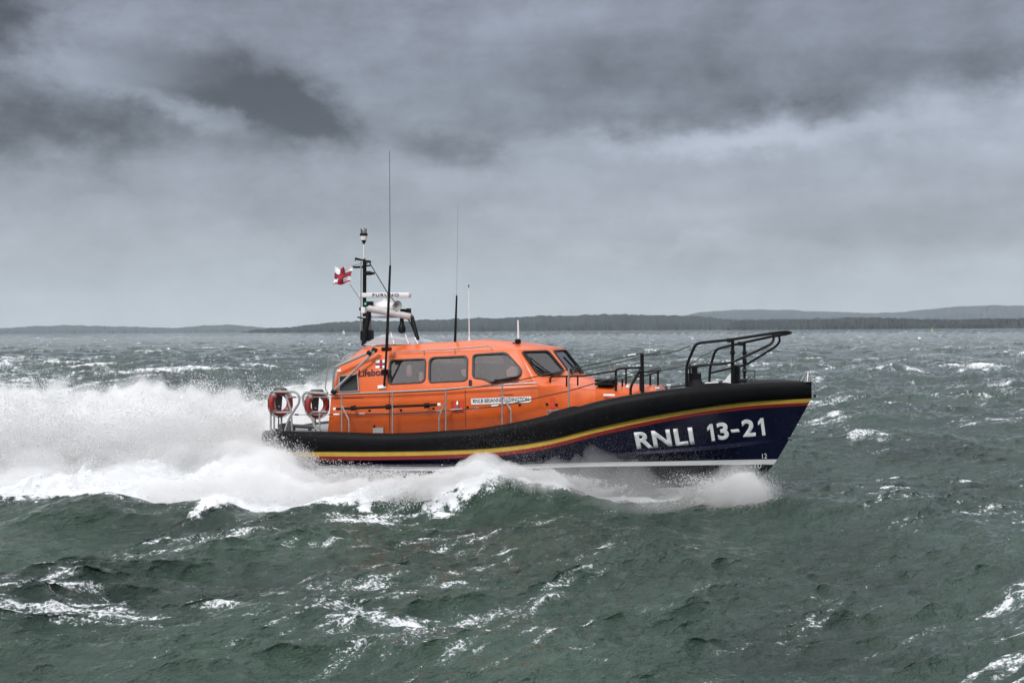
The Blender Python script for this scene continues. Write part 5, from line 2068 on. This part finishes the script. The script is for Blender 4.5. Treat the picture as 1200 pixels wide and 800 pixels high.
# 3 the great plume off the quarter and behind
K = int(3200 * Q)
x0 = U(-12.5, -5.2, K)
y0 = -2.6 + (x0 + 5) * .28 + U(-1.0, 3.2, K)
add(bursts(K, 44, x0, y0, U(.6, 1.5, K), U(-8, -3, K), U(-1.6, 1.0, K), np.minimum(np.abs(rng.normal(size=K)) * 1.3 + 1.0, 3.3), 0.75, .55, .06, .10), 0.0072, mx=.03)
# 4 boiling water over the whole wash
K = int(1600 * Q)
x0 = U(-30, -6, K)
t_ = U(0, 1, K)
yn = np.interp(x0, [-30, -18, -12, -7.5, -4], [-13, -9.4, -7.6, -6, -4.7])
yf = np.interp(x0, [-24, -16, -9, -4], [10.6, 8.4, 6.2, 4.8])
y0 = yn + (yf - yn) * t_
gapk = np.exp(-((x0 + 20.5) / 3.2) ** 2 - ((y0 - 5.0) / 1.3) ** 2) < .35
x0, y0 = x0[gapk], y0[gapk]; K = len(x0)
add(bursts(K, 36, x0, y0, U(.3, .9, K), U(-3, 1, K), U(-1, 1, K), U(.5, 2.6, K) , 0.45, .5, .05, .14), 0.0095, mx=.035)
# 5 rear ridge of the wash, tossed high
K = int(2200 * Q)
s_ = U(2.2, 6.2, K)
x0, y0 = far_at(s_)
hk = np.interp(s_, [2.2, 3.2, 4.5, 6.2], [1.6, 2.3, 2.6, 2.3])
add(bursts(K, 40, x0 + U(-1, 1, K), y0 + U(-1.6, 1.0, K), U(.7, 1.5, K), U(-4, 0, K), U(-1, 1, K), np.minimum(np.abs(rng.normal(size=K)) * .3 * hk + .35 * hk, .95 * hk), 0.7, .65, .07, .14), 0.0088, mx=.03)
# far-side wash seen through the stern rails
K = int(1600 * Q)
x0 = U(-11, -3.0, K)
add(bursts(K, 40, x0, U(2.4, 4.6, K), U(.1, .9, K), U(-6, -1.5, K), U(0, 2.0, K), U(2.0, 4.6, K), 0.75, .6, .06, .14), 0.0075)
# 6 thin blown mist trailing over the far side of the wash
K = int(3000 * Q)
x0 = U(-24, -5, K)
add(bursts(K, 40, x0, U(1.5, 6.5, K) - (x0 + 5) * .15, U(.8, 1.9, K), U(-6, -1, K), U(0, 1.5, K), U(.5, 2.6, K), 0.7, .9, .12, .45), 0.0036, .3)
# 7 falling sheet forward of the curl, broken streaks
K = int(620 * Q)
x0 = 0.9 + np.abs(rng.normal(size=K)) * 0.9
add(bursts(K, 110, x0, -1.95 - U(0, .3, K), U(.25, .6, K) - (x0 - 2) * .08, U(-5.0, -1.5, K), U(-2.6, -1.0, K), U(-.4, 1.0, K), 0.42, .16, .12, .035), 0.0056)
# 8 fine veil blown up the topside
K = int(2000 * Q)
x0 = U(0.6, 5.2, K)
add(bursts(K, 40, x0, -2.0 - U(0, .4, K) + np.clip(x0 - 3, 0, 3) * .25, U(.15, .7, K), U(-6, -1, K), U(-1.6, -.2, K), U(.4, 3.0, K), 0.45, .9, .1, .34), 0.0020, .3)
# 9 the burst at the forefoot
K = int(1100 * Q)
x0 = 5.5 + rng.normal(size=K) * .25
add(bursts(K, 90, x0, -2.15 + rng.normal(size=K) * .24, .22 + np.abs(rng.normal(size=K)) * .16, U(-1.3, .7, K), U(-1.0, .2, K), U(.1, 1.9, K), 0.22, .55, .05, .10), 0.0042, .3)
K = int(150 * Q)
x0 = U(2.2, 5.0, K)
add(bursts(K, 40, x0, -1.7 + rng.normal(size=K) * .3 - (5 - x0) * .15, .10 + np.abs(rng.normal(size=K)) * .10, U(-2.8, .5, K), U(-1.5, -.2, K), U(.2, 1.3, K), 0.35, .5, .05, .10), 0.0036, .35)
# 10 streaks hurled ahead of the quarter plume across the fender
K = int(1500 * Q)
x0 = U(-6.9, -4.6, K)
add(bursts(K, 36, x0, -2.35 - U(0, .4, K), U(.5, 1.0, K), U(-3, -.5, K), U(-.8, -.1, K), U(.6, 3.4, K) * np.clip(1.4 - (x0 + 6.6) * .4, .3, 1.3), 0.42, .5, .05, .06), 0.0055)
# 11 torn ropes of water arcing off the chine and out of the plume
K = int(900 * Q)
x0 = U(-6.8, .8, K)
k_ = np.clip((-x0 - 0.5) / 5.5, 0, 1)
add(bursts(K, 110, x0, -2.2 - U(0, .9, K), U(.2, .7, K), U(-7, -3, K), U(-3.2, -.8, K), U(0.2, 1.2, K) + 2.6 * k_ ** 2 * U(0, 1, K), 0.5, .17, .12, .035), 0.0072)
K = int(1700 * Q)
x0 = U(-14, -5.4, K)
add(bursts(K, 120, x0, -3.2 + (x0 + 5) * .30 + U(-.8, 2.4, K), U(.4, 1.2, K), U(-7, -2, K), U(-2.0, .6, K), U(1.4, 4.4, K), 0.6, .20, .13, .045), 0.0080)
K = int(900 * Q)
s_ = U(2.6, 5.6, K)
x0, y0 = far_at(s_)
add(bursts(K, 120, x0, y0 + U(-1.5, .5, K), U(.6, 1.2, K), U(-5, -1, K), U(-1.5, .6, K), U(1.5, 3.6, K), 0.6, .25, .14, .06), 0.0095)
K = int(260 * Q)
x0 = 5.2 + rng.normal(size=K) * .35
add(bursts(K, 110, x0, -2.0 + rng.normal(size=K) * .2, U(.15, .35, K), U(-4.5, 1.0, K), U(-1.6, 0, K), U(.5, 2.4, K), 0.3, .14, .10, .03), 0.0045)
p_ = np.concatenate(allp); v_ = np.concatenate(allv); z_s = np.concatenate(alls)
print('droplets', len(p_))
droplets('spray', p_, z_s, v_, 0.5)

# ---- the finest spray: too small to see as drops, hangs as white mist with a billowing top


def mist(name, x0, x1, y0, y1, top, density, step=0.12):
    xs = np.arange(x0, x1, step)
    ys = np.arange(y0, y1, step)
    GX, GY = np.meshgrid(xs, ys, indexing='ij')
    gx, gy = GX.ravel().astype(f32), GY.ravel().astype(f32)
    base, _ = wake(gx, gy)
    h = top(gx, gy)
    h = np.maximum(h, 0.0)
    keep = h > 0.03
    zt_ = base + h
    zb_ = base - 0.25
    c, s = math.cos(YAW), math.sin(YAW)
    jx = 0.10 * samp(tW, 61.0, gx * 2.5 + 9, gy * 2.5 + 3) * np.clip(h, 0, 1)
    def W(x, y, z):
        return np.stack([x * c + y * s + BX, -x * s + y * c + BY, z], 1)
    n = len(gx)
    co = np.concatenate([W(gx + jx, gy, zt_), W(gx, gy, zb_)])
    nx, ny = GX.shape
    id_ = np.arange(n).reshape(nx, ny)
    k2 = keep.reshape(nx, ny)
    cell = k2[:-1, :-1] & k2[1:, :-1] & k2[1:, 1:] & k2[:-1, 1:]
    a, b_, c_, d = id_[:-1, :-1][cell], id_[1:, :-1][cell], id_[1:, 1:][cell], id_[:-1, 1:][cell]
    F = [np.stack([a, b_, c_, d], 1), np.stack([d + n, c_ + n, b_ + n, a + n], 1)]
    ci = np.zeros((nx + 1, ny + 1), bool)
    ci[1:-1, 1:-1] = cell
    I, J = np.meshgrid(np.arange(nx - 1), np.arange(ny - 1), indexing='ij')
    for di, dj, p_, q_ in ((0, -1, (0, 0), (1, 0)), (1, 0, (1, 0), (1, 1)), (0, 1, (1, 1), (0, 1)), (-1, 0, (0, 1), (0, 0))):
        m = cell & ~ci[1 + I + di, 1 + J + dj]
        i_, j_ = I[m], J[m]
        u, v = id_[i_ + p_[0], j_ + p_[1]], id_[i_ + q_[0], j_ + q_[1]]
        F.append(np.stack([v, u, u + n, v + n], 1))
    F = np.concatenate(F)
    used = np.unique(F)
    mp = np.zeros(2 * n, np.int64)
    mp[used] = np.arange(len(used))
    m = bpy.data.materials.new('mist')
    N, L = nodes(m)
    N.remove(N['Principled BSDF'])
    pv = N.new('ShaderNodeVolumePrincipled')
    pv.inputs['Color'].default_value = (0.985, 0.985, 0.985, 1)
    pv.inputs['Density'].default_value = density
    pv.inputs['Anisotropy'].default_value = 0.0
    L.new(pv.outputs[0], N['Material Output'].inputs['Volume'])
    o = fast_mesh(name, co[used], mp[F], m, smooth=False)
    tag(o, kind='stuff')
    return o


def env(gx, gy, lift, grow):
    yn = np.interp(gx, [-60, -30, -18, -12, -7.5, -4, -2], [-22, -13, -9.4, -7.6, -6, -4.6, -3.8])
    yf = np.interp(gx, [-40, -24, -16, -9, -4, 1], [15, 10.6, 8.4, 6.2, 4.8, 3.0]) + 1.0
    inn = np.clip((gy - yn) / 1.4, 0, 1) ** 0.6 * np.clip((yf + grow - gy) / 1.6, 0, 1) ** 0.6
    along = np.interp(gx, [-34, -26, -16, -10, -7.6, -6, -4, -2.5, -1.0], [0.2, 0.8, 1.0, 1.0, 0.62, 0.45, 0.34, 0.15, 0.0])
    hull_ = (np.abs(gy) < 2.4) & (gx > XS - 0.3)
    g = 0.38 + 0.45 * np.exp(-((gy + 2.5) / 2.2) ** 2 - ((gx + 10) / 4.0) ** 2) + 0.22 * np.exp(-((gy - (3.0 - gx * .22)) / 2.6) ** 2) + 0.55 * np.exp(-((gy - 4.2) / 1.6) ** 2 - ((gx + 6.0) / 3.0) ** 2)
    far_k_ = np.where(gy > 2.4, np.interp(gx, [-8, -4, 0.5], [1, .85, 0]), 1.0)
    bb = np.abs(samp(tW, 61.0, gx * .9 + 11, gy * .9 + 5)) * .50 + np.abs(samp(tW, 61.0, gx * 2.2 + 1, gy * 2.2 + 7)) * .14 + .40
    gap = np.exp(-((gx + 20.5) / 3.0) ** 2 - ((gy - 4.6) / 1.4) ** 2)
    h = (lift + g * bb) * inn * np.where(gy > 2.4, far_k_ * np.maximum(along, np.interp(gx, [-6, 0.5], [0.9, 0.0])), along) * (1 - .9 * gap)
    return np.where(hull_, 0.0, h).astype(f32)


mist('mist', -34, 1.0, -14, 16, lambda a, b: env(a, b, 0.05, 0.0), 2.0)
mist('mist', -34, 1.0, -14, 18, lambda a, b: env(a, b, 0.0, 0.8) * 1.45, 0.35)


def veil(gx, gy):
    yo = -2.15 + np.clip(gx - 2.5, 0, 3) * 0.28
    w = np.exp(-((gy - (yo - .45)) / .45) ** 2) * (gy < yo + .05)
    al = np.exp(-((gx - 2.6) / 1.5) ** 2)
    bb = 0.85 + .16 * samp(tW, 61.0, gx * 1.6 + 11, gy * 1.6 + 5)
    h = 1.35 * w * al * bb
    return np.where(h > .08, h, 0).astype(f32)


mist('mist', -1.5, 5.6, -3.8, -1.0, veil, 0.55, 0.07)


def ball(gx, gy):
    r2 = ((gx - 5.35) / .62) ** 2 + ((gy + 2.15) / .50) ** 2 + .25 * samp(tW, 61.0, gx * 5 + 2, gy * 5 + 9)
    return (0.68 * np.sqrt(np.clip(1 - r2, 0, 1))).astype(f32)


mist('mist', 4.2, 6.5, -3.0, -1.2, ball, 2.6, 0.05)
mist('mist', 3.6, 6.5, -3.2, -1.0, lambda a, b: ball(5.35 + (a - 5.2) / 1.45, -2.15 + (b + 2.1) / 1.35) * 1.3, 0.7, 0.05)


def curl(gx, gy):
    d, sg, pr = seg_dist(gx, gy, NEAR)
    out_ = np.where(sg > 0, d, -d * .8)
    k = np.interp(pr, [0.3, 0.9, 2.0, 3.0, 4.0, 5.0, 6.0], [0, .55, .9, 1.0, 1.0, .8, 0])
    bb = .55 + .5 * np.abs(samp(tW, 61.0, gx * 3.2 + 8, gy * 3.2 + 15)) + .15 * samp(tW, 61.0, gx * 7 + 8, gy * 7 + 15)
    h = .30 * k * np.clip(bb, .3, .95) * np.exp(-((out_ + .05) / .42) ** 2)
    return np.where((h > .04) & ((np.abs(gy) > 2.3) | (gx > 9)), h, 0).astype(f32)


mist('mist', -7.5, 2.4, -6.5, -2.2, curl, 3.0, 0.06)
